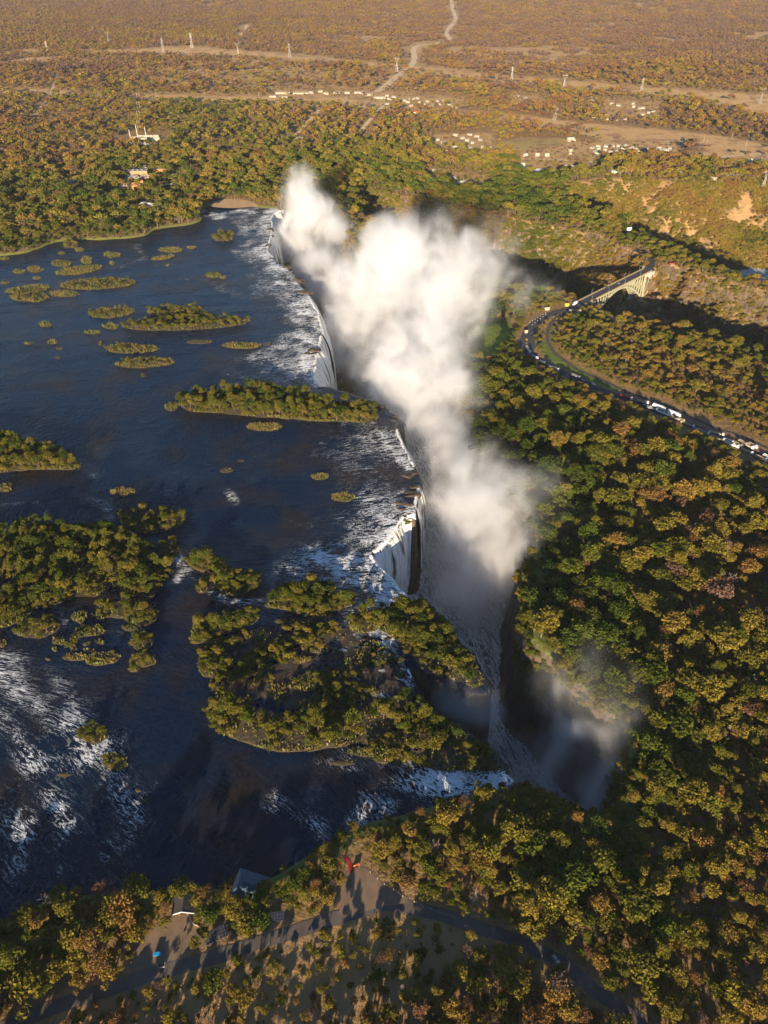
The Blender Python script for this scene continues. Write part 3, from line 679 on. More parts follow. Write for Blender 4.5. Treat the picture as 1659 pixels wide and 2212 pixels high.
# ------------------------------------------------------------------ vehicles
def copy_tree(o, parent=None):
    c = o.copy(); COL.objects.link(c); c.parent = parent
    for ch in list(o.children): copy_tree(ch, c)
    return c
wm = MB(); n = 12
wm.add([(math.cos(2*math.pi*k/n)*.5, y, math.sin(2*math.pi*k/n)*.5+.5) for y in (-.16, .16) for k in range(n)], [(k, (k+1) % n, n+(k+1) % n, n+k) for k in range(n)]+[tuple(range(n)), tuple(range(2*n-1, n-1, -1))])
WHEEL = wm.mesh('wheel', MAT['tyre'])
def wheels(root, xs, y, sc=1.0):
    for x in xs:
        for s in (-1, 1):
            w = link('wheel', WHEEL, root); w.location = (x, s*y, 0); w.scale = (sc, 1.4*sc, sc)
def truck(loc, rz, length, kind, cabm, bodym, label, loadm=None, group='trucks queuing on the road below the bridge'):
    """cab at +x"""
    t = empty('truck', loc, rz); tag(t, label, 'truck', group); h = length/2
    m = MB(); m.box(-h, h-.3, -.5, .5, .85, 1.1); link('chassis', m.mesh('chassis', MAT['dark_paint']), t)
    m = MB(); x0 = h-2.3; m.add([(x0,-1.22,1.0),(h,-1.22,1.0),(h,1.22,1.0),(x0,1.22,1.0),(x0,-1.2,3.55),(h-.55,-1.1,3.55),(h-.55,1.1,3.55),(x0,1.2,3.55),(h-.02,-1.2,2.1),(h-.02,1.2,2.1)],
        [(3,2,1,0),(0,1,8,5,4),(2,3,7,6,9),(1,2,9,8),(8,9,6,5),(4,5,6,7),(0,4,7,3)]); cb = link('cab', m.mesh('cab', MAT[cabm]), t)
    m = MB(); m.add([(h-.02,-1.02,2.18),(h-.02,1.02,2.18),(h-.44,.95,3.3),(h-.44,-.95,3.3)], [(0,1,2,3)]); wd = m.mesh('windscreen', MAT['glass'])
    for v in wd.vertices: v.co.x += .05
    link('windscreen', wd, cb)
    if kind == 'box':
        m = MB(); m.box(-h, h-2.9, -1.27, 1.27, 1.15, 4.1); b = link('box_body', m.mesh('box_body', MAT[bodym]), t)
        m = MB(); m.box(-h-.06, -h-.01, -1.15, 1.15, 1.3, 3.95); link('rear_door', m.mesh('rear_door', MAT['cargo_grey']), b)
    else:
        m = MB(); L0, L1 = -h, h-2.9
        m.box(L0, L1, -1.27, 1.27, 1.15, 1.4); link('trailer_bed', m.mesh('trailer_bed', MAT[bodym]), t)
        if kind == 'tipper':
            for s in (-1, 1):
                m = MB(); m.box(L0, L1, s*1.22-.06, s*1.22+.06, 1.41, 2.75); link('side_board', m.mesh('side_board', MAT[bodym]), t)
            m = MB(); m.box(L0-.02, L0+.12, -1.14, 1.14, 1.41, 2.75); m.box(L1-.12, L1+.02, -1.14, 1.14, 1.41, 2.95); link('end_board', m.mesh('end_board', MAT[bodym]), t)
        if loadm:
            m = MB(); k = 9
            for i in range(k):
                a = L0+.25+(L1-L0-.5)*i/k; b = L0+.25+(L1-L0-.5)*(i+1)/k; m.box(a, b-.04, -1.1, 1.1, 1.42, 2.25+.35*random.random())
            link('load', m.mesh('load', MAT[loadm]), t)
    wheels(t, (-h+.9, -h+2.1, -h+3.3, h-3.6, h-1.1), 1.05)
    return t
def T5(x, y): return (1261.5+.24*x, 796.3+.24*y)
def T4(x, y): return (1095+.24*x, 544+.24*y)
TR = [(T5(330,238),T5(438,278),'flat','paint_white','red_paint','truck with white cab and bright red trailer heading the queue','red_paint'),
      (T5(478,285),T5(585,312),'tipper','paint_white','cargo_tan','truck with tan load under the tree behind the red trailer truck','cargo_tan'),
      (T5(530,322),T5(612,352),'flat','silver_paint','dark_paint','short dark flatbed truck tucked beside the tan loaded truck','cargo_grey'),
      (T5(560,342),T5(668,378),'flat','paint_white','cargo_grey','grey flatbed truck with tall white cab beside the white box trailer','cargo_grey'),
      (T5(620,328),T5(738,372),'box','paint_white','paint_white','first white box truck parked on the verge beside the queue',None),
      (T5(668,382),T5(792,425),'tipper','paint_white','paint_white','white open trailer truck between the two box trucks','cargo_grey'),
      (T5(755,385),T5(872,432),'box','paint_white','paint_white','second white box truck parked on the verge, farther down the queue',None),
      (T5(780,430),T5(912,475),'tipper','cargo_tan','wall_cream','cream open truck with tan load behind the second box truck','cargo_tan'),
      (T5(872,475),T5(996,528),'tipper','paint_white','wall_cream','white cabbed tipper with tan load at a gap in the queue','cargo_tan'),
      (T5(1008,540),T5(1132,592),'tipper','paint_white','wall_cream','white cabbed tipper following the gap in the queue','cargo_grey'),
      (T5(1118,562),T5(1262,603),'flat','paint_white','wall_cream','cream flatbed truck standing askew on the verge','cargo_tan'),
      (T5(1143,600),T5(1268,652),'tipper','paint_white','wall_cream','tipper with cream sides below the askew flatbed','cargo_tan'),
      (T5(1250,628),T5(1352,668),'flat','silver_paint','dark_paint','dark flatbed truck alongside the line of tippers','cargo_grey'),
      (T5(1268,658),T5(1396,712),'tipper','paint_white','paint_white','white tipper with grey load alongside the dark flatbed','cargo_grey'),
      (T5(1356,668),T5(1428,706),'tipper','wall_cream','cargo_tan','short tan truck at the lower end of the queue','cargo_tan'),
      (T5(1392,645),T5(1472,690),'tipper','wall_cream','wall_cream','first of three short cream lorries parked by the railway','cargo_tan'),
      (T5(1448,682),T5(1528,722),'tipper','paint_white','wall_cream','second of three short cream lorries parked by the railway','cargo_grey'),
      (T5(1480,672),T5(1560,716),'tipper','paint_white','wall_cream','short cream lorry nearest the railway line','cargo_grey'),
      (T5(1412,720),T5(1522,772),'tipper','paint_white','cargo_tan','white cabbed truck heaped with orange brown load','cargo_tan'),
      (T5(1538,785),T5(1650,832),'tipper','paint_white','cargo_tan','truck with brown load below the three cream lorries','cargo_tan'),
      (T5(1612,778),T5(1720,828),'tipper','paint_white','paint_white','last truck of the queue at the edge of the wood','cargo_grey'),
      (T4(176,850),T4(212,915),'tipper','paint_white','wall_cream','white truck on the bend above the lay-by','cargo_grey'),
      (T4(355,1015),T4(482,1072),'tipper','paint_white','cargo_grey','long grey trailer truck below the green verge','cargo_grey'),
      (T4(292,985),T4(352,1008),'tipper','silver_paint','cargo_grey','short grey truck below the green verge','cargo_grey'),
      (T4(222,930),T4(275,965),'flat','paint_white','cargo_grey','short flatbed truck on the bend','cargo_grey'),
      (T4(572,1100),T4(660,1138),'tipper','silver_paint','cargo_grey','grey truck half hidden by trees above the red trailer','cargo_grey'),
      (T4(626,460),T4(598,478),'box','paint_white','paint_white','white truck coming off the near end of the bridge',None)]
for a, b, kind, cm, bm, lab, ld in TR:
    A1, B1 = U(a[0], a[1], 3.5), U(b[0], b[1], 3.5); L, an = frame2(A1, B1); L = min(max(L, 8.5), 17.5)
    mx, my = (A1[0]+B1[0])/2, (A1[1]+B1[1])/2
    truck((mx, my, rolling(mx, my)+.13), an, L, kind, cm, bm, lab, ld)
def car(loc, rz, body, label, pickup=False, group=None):
    t = empty('car', loc, rz); tag(t, label, 'car', group); h = 2.2
    m = MB(); m.add([(-h,-.88,.35),(h,-.88,.35),(h,.88,.35),(-h,.88,.35),(-h,-.88,.95),(h-.1,-.82,.85),(h-.1,.82,.85),(-h,.88,.95),(.9,-.86,1.0),(.9,.86,1.0)],
        [(3,2,1,0),(0,1,5,8,4),(2,3,7,9,6),(1,2,6,5),(8,5,6,9),(4,8,9,7),(0,4,7,3)]); link('body', m.mesh('body', MAT[body]), t)
    m = MB(); r = -.2 if pickup else -1.9
    m.add([(r,-.8,1.0),(.85,-.8,1.0),(.85,.8,1.0),(r,.8,1.0),(r+.25,-.66,1.55),(.25,-.66,1.55),(.25,.66,1.55),(r+.25,.66,1.55)], [(0,1,5,4),(1,2,6,5),(2,3,7,6),(3,0,4,7)]); link('windows', m.mesh('windows', MAT['glass']), t)
    m = MB(); m.box(r+.22, .28, -.68, .68, 1.555, 1.62); link('roof', m.mesh('roof', MAT[body]), t)
    wheels(t, (-1.4, 1.35), .82, .66)
    return t
def place_car(vx, vy, rz, body, label, pickup=False, z=2.3, zz=None):
    x, y = U(vx, vy, z); car((x, y, (rolling(x, y)+.14) if zz is None else zz), rz, body, label, pickup)
place_car(273, 2038, R(70), 'silver_paint', 'silver car parked alone in the lodge yard')
place_car(1200, 2073, R(-55), 'silver_paint', 'pale car driving on the shaded road through the golden wood')
place_car(*T4(780,1195), R(-40), 'paint_white', 'white car on the road above the red trailer truck')
place_car(*T4(683,1158), R(-38), 'silver_paint', 'silver car on the road beside overhanging trees')
for q, (a, b, lab) in enumerate([(895,320,'dark_paint'), (1008,288,'silver_paint'), (1228,140,'paint_white')]):
    place_car(*T4(a, b), BA, lab, ('dark car crossing the middle of the bridge','grey car crossing the bridge past its middle','white car at the far end of the bridge')[q], zz=DZ+.05)
for q, (a, b) in enumerate([(175,792), (175,830)]):
    place_car(*T4(a, b), R(95), 'yellow_paint', ('yellow van behind another on the inside of the bend','yellow van leading another towards the bend')[q])
place_car(*T4(330,1000), R(-30), 'dark_paint', 'dark car in the queue below the green verge')
place_car(*T4(272,955), R(-50), 'paint_white', 'white car between short trucks on the bend')
# blue safari vehicle in the lodge yard
x, y = U(341, 2062, 2); t = empty('minibus', (x, y, rolling(x, y)+.06), R(8)); tag(t, 'bright blue minibus parked below the big tree in the lodge yard', 'minibus')
t.scale = (.8, .8, .8); m = MB(); m.box(-2.4, 2.3, -.95, .95, .4, 1.25); m.box(-2.4, 1.6, -.95, .95, 1.252, 2.1); link('body', m.mesh('body', MAT['blue_paint']), t)
m = MB(); m.box(-2.2, 1.4, -.97, .97, 1.35, 1.9); m.box(1.58, 1.63, -.8, .8, 1.35, 1.95); link('windows', m.mesh('windows', MAT['glass']), t); wheels(t, (-1.6, 1.5), .85, .7)

# ------------------------------------------------------------------ buildings
def house(loc, rz, L, Wd, Hh, rise, wallm, roofm, label, group=None, name='house', win=True, porch=False):
    t = empty(name, loc, rz); tag(t, label, 'house' if name == 'house' else name.replace('_', ' '), group)
    m = MB(); m.box(-L/2, L/2, -Wd/2, Wd/2, -.6, Hh)
    m.add([(-L/2,-Wd/2,Hh),(-L/2,Wd/2,Hh),(-L/2,0,Hh+rise-.02),(L/2,-Wd/2,Hh),(L/2,Wd/2,Hh),(L/2,0,Hh+rise-.02)], [(0,2,1),(3,4,5),(0,3,5,2),(1,2,5,4)]); link('wall', m.mesh('wall', MAT[wallm]), t)
    m = MB(); m.gable(-L/2, L/2, -Wd/2, Wd/2, Hh+.03, rise, .5, .16); link('roof', m.mesh('roof', MAT[roofm]), t)
    if win:
        m = MB(); m.box(-.5, .5, -Wd/2-.05, -Wd/2-.01, 0.0, 2.05); link('door', m.mesh('door', MAT['wood']), t)
        for x in (-L*.3, L*.3):
            m = MB(); m.box(x-.7, x+.7, -Wd/2-.05, -Wd/2-.01, .9, 1.95); link('window', m.mesh('window', MAT['glass']), t)
    return t
def pxhouse(vx, vy, L, Wd, Hh, rise, wallm, roofm, label, rz=None, group=None, **k):
    if rz is None: vx += random.uniform(-2, 2); vy += random.uniform(-1, 1); L *= random.uniform(.65, .95); Wd *= random.uniform(.65, .95)
    x, y = U(vx, vy, 3.5); rz = R(random.uniform(-35, 35)) if rz is None else rz
    HOUSES.append((x, y, max(L, Wd)*.8)); HOUSES.append((x, y-8, max(L, Wd)*.55)); return house((x, y, rolling(x, y)), rz, L, Wd, Hh, rise, wallm, roofm, label, group, **k)
HOUSES = []
def Z2(x, y): return (829.5+x/2, y/2)
def Z1(x, y): return (x/2, y/2)
def C5(x, y): return (895.8+.18*x, 278.7+.18*y)
def C4(x, y): return (1227.6+.26*x, 298.6+.26*y)
for q, (x, y) in enumerate([(500,82),(565,108),(665,77),(740,98),(285,135),(345,170),(625,136),(695,168),(580,182),(480,220),(600,212),(665,234),(820,225),(885,228),(885,260),(390,265),(280,215),(785,132)]):
    pxhouse(*C5(x, y), 12, 9, 3.1, 1.5, 'wall_white', 'roof_white' if q % 3 else 'roof_tan', 'small white walled house with pale roof in the hamlet beside the sports field', group='houses beside the sports field')
for q, (x, y) in enumerate([(1335,318),(1465,322),(1593,325)]):
    pxhouse(*C5(x, y), 11, 8, 3.4, 2.6, 'wall_white', 'roof_tan' if q else 'roof_green', 'steep roofed white cottage below the sports field', group='cottages below the sports field')
pxhouse(*C5(615,375), 10, 6, 2.6, .8, 'wall_cream', 'roof_white', 'small flat white shed on the lawn by the street')
pxhouse(*C5(1310,430), 9, 8, 3.4, 2.4, 'wall_green', 'roof_green', 'pale green pavilion above the big grey shed')
pxhouse(*C5(1400,515), 46, 22, 6, 3.2, 'wall_cream', 'roof_grey', 'largest grey roofed shed beside a round dark tree', rz=R(-18), win=False)
pxhouse(*C5(1255,472), 22, 9, 3.5, 1.4, 'wall_white', 'roof_grey', 'grey roofed annex behind the largest shed', rz=R(-10))
pxhouse(*C5(1545,540), 14, 6, 3.2, 1.2, 'wall_cream', 'roof_tan', 'cream lean building at the end of the largest shed', rz=R(-18))
for q, (x, y, L, Wd, rm) in enumerate([(220,610,24,9,'roof_green'),(345,640,18,8,'roof_grey'),(470,590,20,8,'roof_white'),(600,722,17,8,'roof_white'),(672,725,10,9,'roof_white'),(730,728,11,9,'roof_white'),(545,765,14,8,'roof_white'),(635,760,12,7,'roof_white'),(400,672,13,8,'roof_green'),(245,508,9,7,'roof_white'),(825,710,9,7,'roof_grey'),(580,640,14,7,'roof_grey')]):
    pxhouse(*C5(x, y), L, Wd, 3.0, 1.5, 'wall_white', rm, 'pale roofed camp building among the trees above the gorge', group='camp buildings above the gorge', name='camp_building')
for q, (x, y, L, Wd, wm_, rm, lab) in enumerate([(160,255,22,11,'wall_white','roof_tan','white walled bungalow with tan roof standing at the head of the slope'), (395,280,20,12,'wall_green','roof_green','pale green roofed bungalow almost hidden by grey trees'),
      (755,245,26,14,'wall_green','roof_green','wide green roofed bungalow above the far gorge wall'), (900,275,22,12,'wall_green','roof_green','blue green roofed bungalow next to a small dead tree'), (40,280,14,10,'wall_green','roof_green','small green roofed house left of the white bungalow'),
      (795,100,24,9,'wall_white','roof_white','long white house beside the yellow green tree'), (1222,213,6,6,'blue_wall','roof_grey','tiny blue shed below the lone round tree'), (1130,262,12,4,'wall_cream','concrete','open cream frame shelter at the roadside'), (1205,340,12,5,'wall_cream','roof_white','small pale slab building among grey shrubs'), (15,240,22,10,'wall_cream','roof_tan','tan roofed house at the bend of the street'), (25,20,18,10,'wall_cream','roof_tan','tan house beside the clump of green trees')]):
    pxhouse(*C4(x, y), L, Wd, 3.3, 1.8, wm_, rm, lab, rz=R(random.uniform(-12, 14)))
for q, (x, y) in enumerate([(20,105),(15,130),(205,80),(245,72),(320,68),(370,70),(420,70),(225,110),(235,125),(345,122),(395,105),(520,75),(450,88),(480,62),(518,105),(555,95),(570,112),(650,88),(752,82),(848,88),(250,88),(300,98)]):
    pxhouse(*C4(x, y), 10.5, 8, 3.0, 1.5, 'wall_white' if q % 4 else 'wall_green', 'roof_white' if q % 3 else 'roof_tan', 'small pale house in the long tree lined row under the clearing', group='houses in the tree lined row')
for q, (x, y) in enumerate([(578,446),(605,424),(655,452),(985,450),(1010,455),(1072,448),(1078,462),(1098,470),(1115,466),(1118,495),(1145,488),(1160,482),(930,508),(965,514),(998,520),(1045,512),(905,505),(1020,506),(726,410),(575,415),(905,432),(850,425),(700,445),(965,498),(905,422)]):
    pxhouse(*Z2(x, y), 13, 9, 3.1, 1.5, 'wall_white', 'roof_white' if q % 3 else 'roof_tan', 'small white house scattered in scrub between the two clearings', group='houses scattered between the clearings')
for q, (x, y) in enumerate([(10,418),(40,424),(20,430),(60,442),(85,438),(108,430),(128,432),(148,430),(155,445),(100,445),(190,440),(205,458),(240,455),(278,455),(300,460),(318,465),(345,460),(235,440),(120,462),(15,452),(175,452),(260,440)]):
    pxhouse(*Z2(x, y), 15 if q < 3 else 12, 9, 3.1, 1.5, 'wall_white' if q % 2 else 'wall_cream', 'roof_white' if q % 3 else 'roof_tan', 'small pale house of the village where the sandy track meets the clearing', group='houses of the village on the sandy track')
for q, (x, y, L) in enumerate([(1180,422,20),(1222,408,42),(1235,427,22),(1300,408,46),(1345,405,16),(1408,410,16),(1455,406,20),(1500,407,16),(1550,406,26),(1595,414,22),(1640,428,34),(1385,400,14)]):
    pxhouse(*Z1(x, y), L, 10, 3.4, 1.6, 'wall_cream' if q % 2 else 'wall_white', 'roof_tan' if q % 3 else 'roof_white', 'long pale school block along the top of the lower clearing', rz=R(random.uniform(-4, 4)), group='school blocks along the clearing', name='school_block')
pxhouse(*Z2(142,490), 22, 12, 3.5, 3.0, 'wall_cream', 'roof_red', 'house with large dark red roof below the village', rz=R(-35))
pxhouse(*Z2(805,606), 16, 10, 5.5, 2, 'wall_green', 'roof_green', 'two storey green house at the corner of the sports field', rz=R(5))
pxhouse(*Z1(705,348), 16, 8, 3, 1.2, 'wall_white', 'roof_white', 'lone white roof in the bush between the two clearings', rz=R(-25))
pxhouse(*Z1(1295,600), 16, 10, 3.2, 2, 'wall_cream', 'roof_grey', 'grey roofed house beside a bare yard below the tracks', rz=R(30))
pxhouse(*Z1(1455,612), 14, 9, 3.2, 1.6, 'wall_white', 'roof_white', 'white house in the bare yard below the tracks')
pxhouse(*Z1(1580,648), 22, 9, 3.2, 1.6, 'wall_white', 'roof_grey', 'low grey building among trees under the sandy track')
pxhouse(*Z1(1400,742), 24, 9, 3.2, 1.4, 'wall_cream', 'roof_tan', 'tan roofed shelter just beyond the tip of the spray', rz=R(8))
# hotel of flat terracotta and white blocks
def C1(x, y): return (232.3+.16*x, 345+.16*y)
for q, (x, y, L, Wd, hh, wm_, rm) in enumerate([(410,200,42,18,11,'terracotta','roof_white'),(330,235,24,14,6,'wall_white','roof_white'),(450,262,52,9,6,'terracotta','roof_white'),(400,292,60,8,4,'terracotta','terracotta'),(600,215,46,8,5,'terracotta','roof_white'),(130,205,24,14,7,'terracotta','terracotta'),
      (405,375,18,12,7,'terracotta','terracotta'),(700,390,34,7,4,'wall_white','roof_white'),(860,345,44,7,4,'terracotta','roof_tan'),(935,215,24,9,5,'terracotta','roof_white'),(1180,145,46,6,4,'terracotta','terracotta'),(725,130,20,10,5,'terracotta','roof_blue'),(510,85,10,8,5,'wall_white','roof_blue'),(730,18,30,10,5,'terracotta','roof_white'),(140,462,60,6,4,'wall_white','roof_white'),(550,410,10,6,4,'terracotta','terracotta'),(235,335,8,8,5,'wall_white','roof_blue')]):
    x1, y1 = U(*C1(x, y), 5); hs = L/2; t = empty('hotel_block', (x1, y1, rolling(x1, y1)), R(12+random.uniform(-6, 6))); HOUSES.append((x1, y1, L*.6))
    tag(t, 'flat roofed terracotta and white hotel block among the riverside trees', 'hotel', 'hotel blocks among the riverside trees')
    m = MB(); m.box(-hs, hs, -Wd/2, Wd/2, -.5, hh); link('wall', m.mesh('wall', MAT[wm_]), t)
    m = MB(); m.box(-hs-.3, hs+.3, -Wd/2-.3, Wd/2+.3, hh+.01, hh+.5)
    for k in range(int(L/9)): m.box(-hs+3+k*9, -hs+6+k*9, -2, 2, hh+.51, hh+1.8)
    link('roof', m.mesh('roof', MAT[rm]), t)
    for k in range(max(2, int(L/7))):
        m = MB(); a = -hs+3+k*(L-6)/max(1, int(L/7)-1); m.box(a-1, a+1, -Wd/2-.06, -Wd/2-.01, 1.0, min(hh-.6, 3.0)); link('window', m.mesh('window', MAT['glass']), t)
for q, (x, y) in enumerate([(305,795),(335,785),(350,778),(325,808)]):
    pxhouse(*Z1(x, y), 16, 8, 6, 2.2, 'wall_white' if q % 2 else 'terracotta', 'roof_white' if q != 3 else 'roof_red', 'white and red gabled lodge by itself in dark riverside trees', rz=R(35), group='gabled lodges in the riverside trees')
pxhouse(*Z1(430,128+0), 1.2, 1, .1, .1, 'wall_white', 'roof_white', 'x') if False else None
# white footbridge / trestle in the riverside trees
a = U(304, 441, 6); b = U(352, 450, 6); L, an = frame2(a, b)
t = empty('trestle_bridge', ((a[0]+b[0])/2, (a[1]+b[1])/2, 0), an); tag(t, 'long white trestle footbridge among dark riverside trees', 'footbridge')
HOUSES.append(((a[0]+b[0])/2, (a[1]+b[1])/2-6, L*.45)); HOUSES.append(((a[0]+b[0])/2, (a[1]+b[1])/2-20, L*.4))
m = MB(); m.box(-L/2, L/2, -1.6, 1.6, 9.2, 9.9); link('deck', m.mesh('deck', MAT['paint_white']), t)
for s in (-1, 1):
    m = MB(); m.box(-L/2, L/2, s*1.5-.12, s*1.5+.12, 10.6, 10.9); link('railing', m.mesh('railing', MAT['paint_white']), t)
for k in range(9):
    x = -L/2+2+k*(L-4)/8; m = MB()
    for s in (-1, 1): m.bar((x, s*1.9, 0), (x, s*1.2, 9.2), .7)
    m.bar((x, -1.6, 4.8), (x, 1.6, 4.8), .45); link('pier', m.mesh('pier', MAT['paint_white']), t)
# ------------------------------------------------------------------ substation with masts
x, y = U(303, 303); SUB = (x, y)
for q, (vx, vy, hh) in enumerate([(285,312,31),(300,307,36),(318,305,30)]):
    x, y = U(vx, vy, 2); z0 = rolling(x, y); t = empty('mast', (x, y, z0)); tag(t, 'tall white tapered mast standing in the electrical substation', 'mast', 'masts of the substation')
    m = MB(); m.taper((0,0,-1), (0,0,hh), .75, .35, 8); link('pole', m.mesh('pole', MAT['paint_white']), t)
    m = MB(); m.box(-1.2, 1.2, -1.2, 1.2, -.5, .8); link('base', m.mesh('base', MAT['concrete']), t)
for q, (vx, vy, L, Wd, hh, wm_, rm, lab) in enumerate([(336,302,22,12,5,'wall_cream','roof_green','cream gabled control house of the substation'),(320,296,50,3,3,'wall_cream','wall_cream','long cream wall building behind the substation masts'),(308,302,20,10,5,'wall_cream','roof_white','cream switch house between the substation masts'),(290,303,16,8,7,'wall_cream','roof_tan','tall cream plant house at the edge of the substation'),(313,309,14,7,3.5,'wall_white','roof_white','low white shed in front of the substation')]):
    pxhouse(vx, vy, L, Wd, hh, 1.6, wm_, rm, lab, rz=R(4))
for q, (a, b, lab) in enumerate([((281,312),(289,318),'blue boundary wall at the corner of the substation'),((292,319),(302,320),'blue boundary wall along the front of the substation'),((304,319),(322,316),'longest blue boundary wall of the substation')]):
    A1, B1 = U(*a, 2), U(*b, 2); L, an = frame2(A1, B1); t = empty('boundary_wall', ((A1[0]+B1[0])/2, (A1[1]+B1[1])/2, rolling(*A1)), an); tag(t, lab, 'wall')
    m = MB(); m.box(-L/2, L/2, -.5, .5, -.5, 5); link('panel', m.mesh('panel', MAT['blue_wall']), t); m = MB(); m.box(-L/2-.3, L/2+.3, -.7, .7, 5.01, 5.4); link('coping', m.mesh('coping', MAT['paint_white']), t)
HOUSES += [(SUB[0]+dx, SUB[1]+dy, 34) for dx in (-25, 15, 50) for dy in (-35, -10, 12)]
for q, (vx, vy) in enumerate([(301,222),(301,240),(302,262),(302,285)]):
    x, y = U(vx, vy, 2); t = empty('power_pole', (x, y, rolling(x, y))); tag(t, 'double power pole in the dark cutting above the substation', 'power pole', 'double power poles in the cutting'); m = MB()
    for s in (-3, 3): m2 = MB(); m2.taper((s,0,-1), (s,0,24), .7, .45, 6); link('pole', m2.mesh('pole', MAT['pale_bark']), t)
    m.bar((-5,0,21), (5,0,21), .6); link('crossarm', m.mesh('crossarm', MAT['wood']), t)
# ------------------------------------------------------------------ pylons
def pylon(vx, vy, hpx, label, delta):
    x, y = U(vx, vy, 2); dpt = y*CN+(CAM_H-2)*SN; up = y*SN+(2-CAM_H)*CN
    hh = hpx/(FPX/dpt*(CN+SN*up/dpt)); hh = min(max(hh, 28), 58)
    t = empty('pylon', (x, y, float(rolling(x, y))), R(random.uniform(-12, 12))); tag(t, label, 'pylon', 'pylons of the far power line')
    w = hh*.10; tw = hh*.022; th = .27; body = hh*(.62 if delta else .95)
    for sx in (-1, 1):
        for sy in (-1, 1):
            m = MB(); m.bar((sx*w, sy*w, -.5), (sx*tw, sy*tw, body), th); link('leg', m.mesh('leg', MAT['galvanised']), t)
    m = MB(); n = 8
    for k in range(n):
        f0, f1 = k/n, (k+1)/n; a0 = w+(tw-w)*f0; a1 = w+(tw-w)*f1; z0, z1 = body*f0, body*f1
        for s in (-1, 1):
            m.bar((-a0, s*a0, z0), (a1, s*a1, z1), th*.6); m.bar((a0, s*a0, z0), (-a1, s*a1, z1), th*.6)
            m.bar((s*a0, -a0, z0), (s*a1, a1, z1), th*.6); m.bar((s*a0, a0, z0), (s*a1, -a1, z1), th*.6)
    link('lattice', m.mesh('lattice', MAT['galvanised']), t)
    m = MB(); aw = hh*.19
    if delta:
        for s in (-1, 1):
            m.bar((0, 0, body), (s*aw*.8, 0, hh*.93), th*1.2); m.bar((s*tw, 0, body*.97), (s*aw*.45, 0, hh*.93), th*.8); m.bar((s*aw*.8, 0, hh*.93), (s*aw*.7, 0, hh*1.03), th)
        m.bar((-aw*1.15, 0, hh*.93), (aw*1.15, 0, hh*.93), th*1.2); m.bar((-aw*1.15, 0, hh*.93), (0, 0, hh*.89), th*.6); m.bar((aw*1.15, 0, hh*.93), (0, 0, hh*.89), th*.6)
    else:
        for f, l in ((.95, .55), (.83, .8), (.71, .62)): m.bar((-aw*l, 0, hh*f), (aw*l, 0, hh*f), th*1.1); m.bar((-aw*l, 0, hh*f), (0, 0, hh*(f+.045)), th*.6); m.bar((aw*l, 0, hh*f), (0, 0, hh*(f+.045)), th*.6)
        m.bar((0, 0, hh*.95), (0, 0, hh*1.03), th)
    link('crossarm', m.mesh('crossarm', MAT['galvanised']), t)
for vx, vy, hp, d, lab in [(103,111,22,0,'small lattice pylon above the green bush at the end of the line'),(236,96,28,1,'pale forked pylon alone in the far bush'),(353,110,30,0,'slim lattice pylon at the start of the upper clearing'),(415,103,33,0,'tall lattice pylon on the brow of the upper clearing'),(515,122,30,1,'forked pylon beyond the brow of the upper clearing'),(626,126,30,0,'slim lattice pylon midway along the upper clearing'),
        (857,156,31,1,'forked pylon beside the sandy track'),(1105,173,28,0,'slim lattice pylon at the upper edge of the clearing past the track'),(1217,193,32,1,'forked pylon in the middle of the clearing past the track'),(1385,196,28,0,'slim lattice pylon before the wide bend of the clearing'),(1640,227,36,1,'largest forked pylon at the wide end of the upper clearing'),(1648,402,30,1,'broad pylon on the rim by the power station')]:
    pylon(vx, vy, hp, lab, d)
for q, (vx, vy) in enumerate([(68,200),(210,218),(338,209),(415,220),(498,224),(560,215),(686,232),(720,234),(748,225),(805,236),(1055,240),(1096,258),(1120,268),(1165,245),(1200,262),(1519,308),(1525,318),(1580,300),(1610,318)]):
    x, y = U(vx, vy, 2); t = empty('power_pole', (x, y, rolling(x, y))); tag(t, 'thin wooden power pole in the lower clearing', 'power pole', 'wooden power poles in the lower clearing')
    m = MB(); m.taper((0,0,-1), (0,0,15), .42, .28, 6); link('pole', m.mesh('pole', MAT['pale_bark']), t); m = MB(); m.bar((-2,0,14), (2,0,14), .4); link('crossarm', m.mesh('crossarm', MAT['wood']), t)
# ------------------------------------------------------------------ power station by the rim: intake gallery, water tower, switchyard
A1, B1 = U(*C4(1260,318), 4), U(*C4(1400,292), 4); L, an = frame2(A1, B1); t = empty('intake_gallery', ((A1[0]+B1[0])/2, (A1[1]+B1[1])/2, 2), an); tag(t, 'row of white concrete frames over the intake by the gorge rim', 'gallery'); HOUSES.append(((A1[0]+B1[0])/2, (A1[1]+B1[1])/2, 24))
m = MB(); m.box(-L/2, L/2, -5, 5, -1, .8); link('plinth', m.mesh('plinth', MAT['concrete']), t)
for k in range(8):
    x = -L/2+1+k*(L-2)/7; m = MB(); m.box(x-.5, x+.5, -4.4, -3.4, .81, 6); m.box(x-.5, x+.5, 3.4, 4.4, .81, 6); m.box(x-.5, x+.5, -4.6, 4.6, 6.01, 7); link('portal_frame', m.mesh('portal_frame', MAT['wall_white']), t)
m = MB(); m.box(-L/2, L/2, -.8, .8, 7.02, 7.8); link('crane_beam', m.mesh('crane_beam', MAT['wall_cream']), t)
pxhouse(*C4(1385,278), 16, 9, 6, 1, 'blue_wall', 'roof_blue', 'blue gatehouse at the end of the white intake frames', rz=R(12))
x, y = U(*C4(1500,245), 2); t = empty('water_tower', (x, y, 2)); tag(t, 'water tower with green tank on white legs', 'water tower'); HOUSES.append((x, y, 9)); 
m = MB(); m.taper((0,0,12), (0,0,17), 3, 3, 12); m.taper((0,0,17.01), (0,0,18.5), 3.2, .3, 12); link('tank', m.mesh('tank', MAT['roof_green']), t)
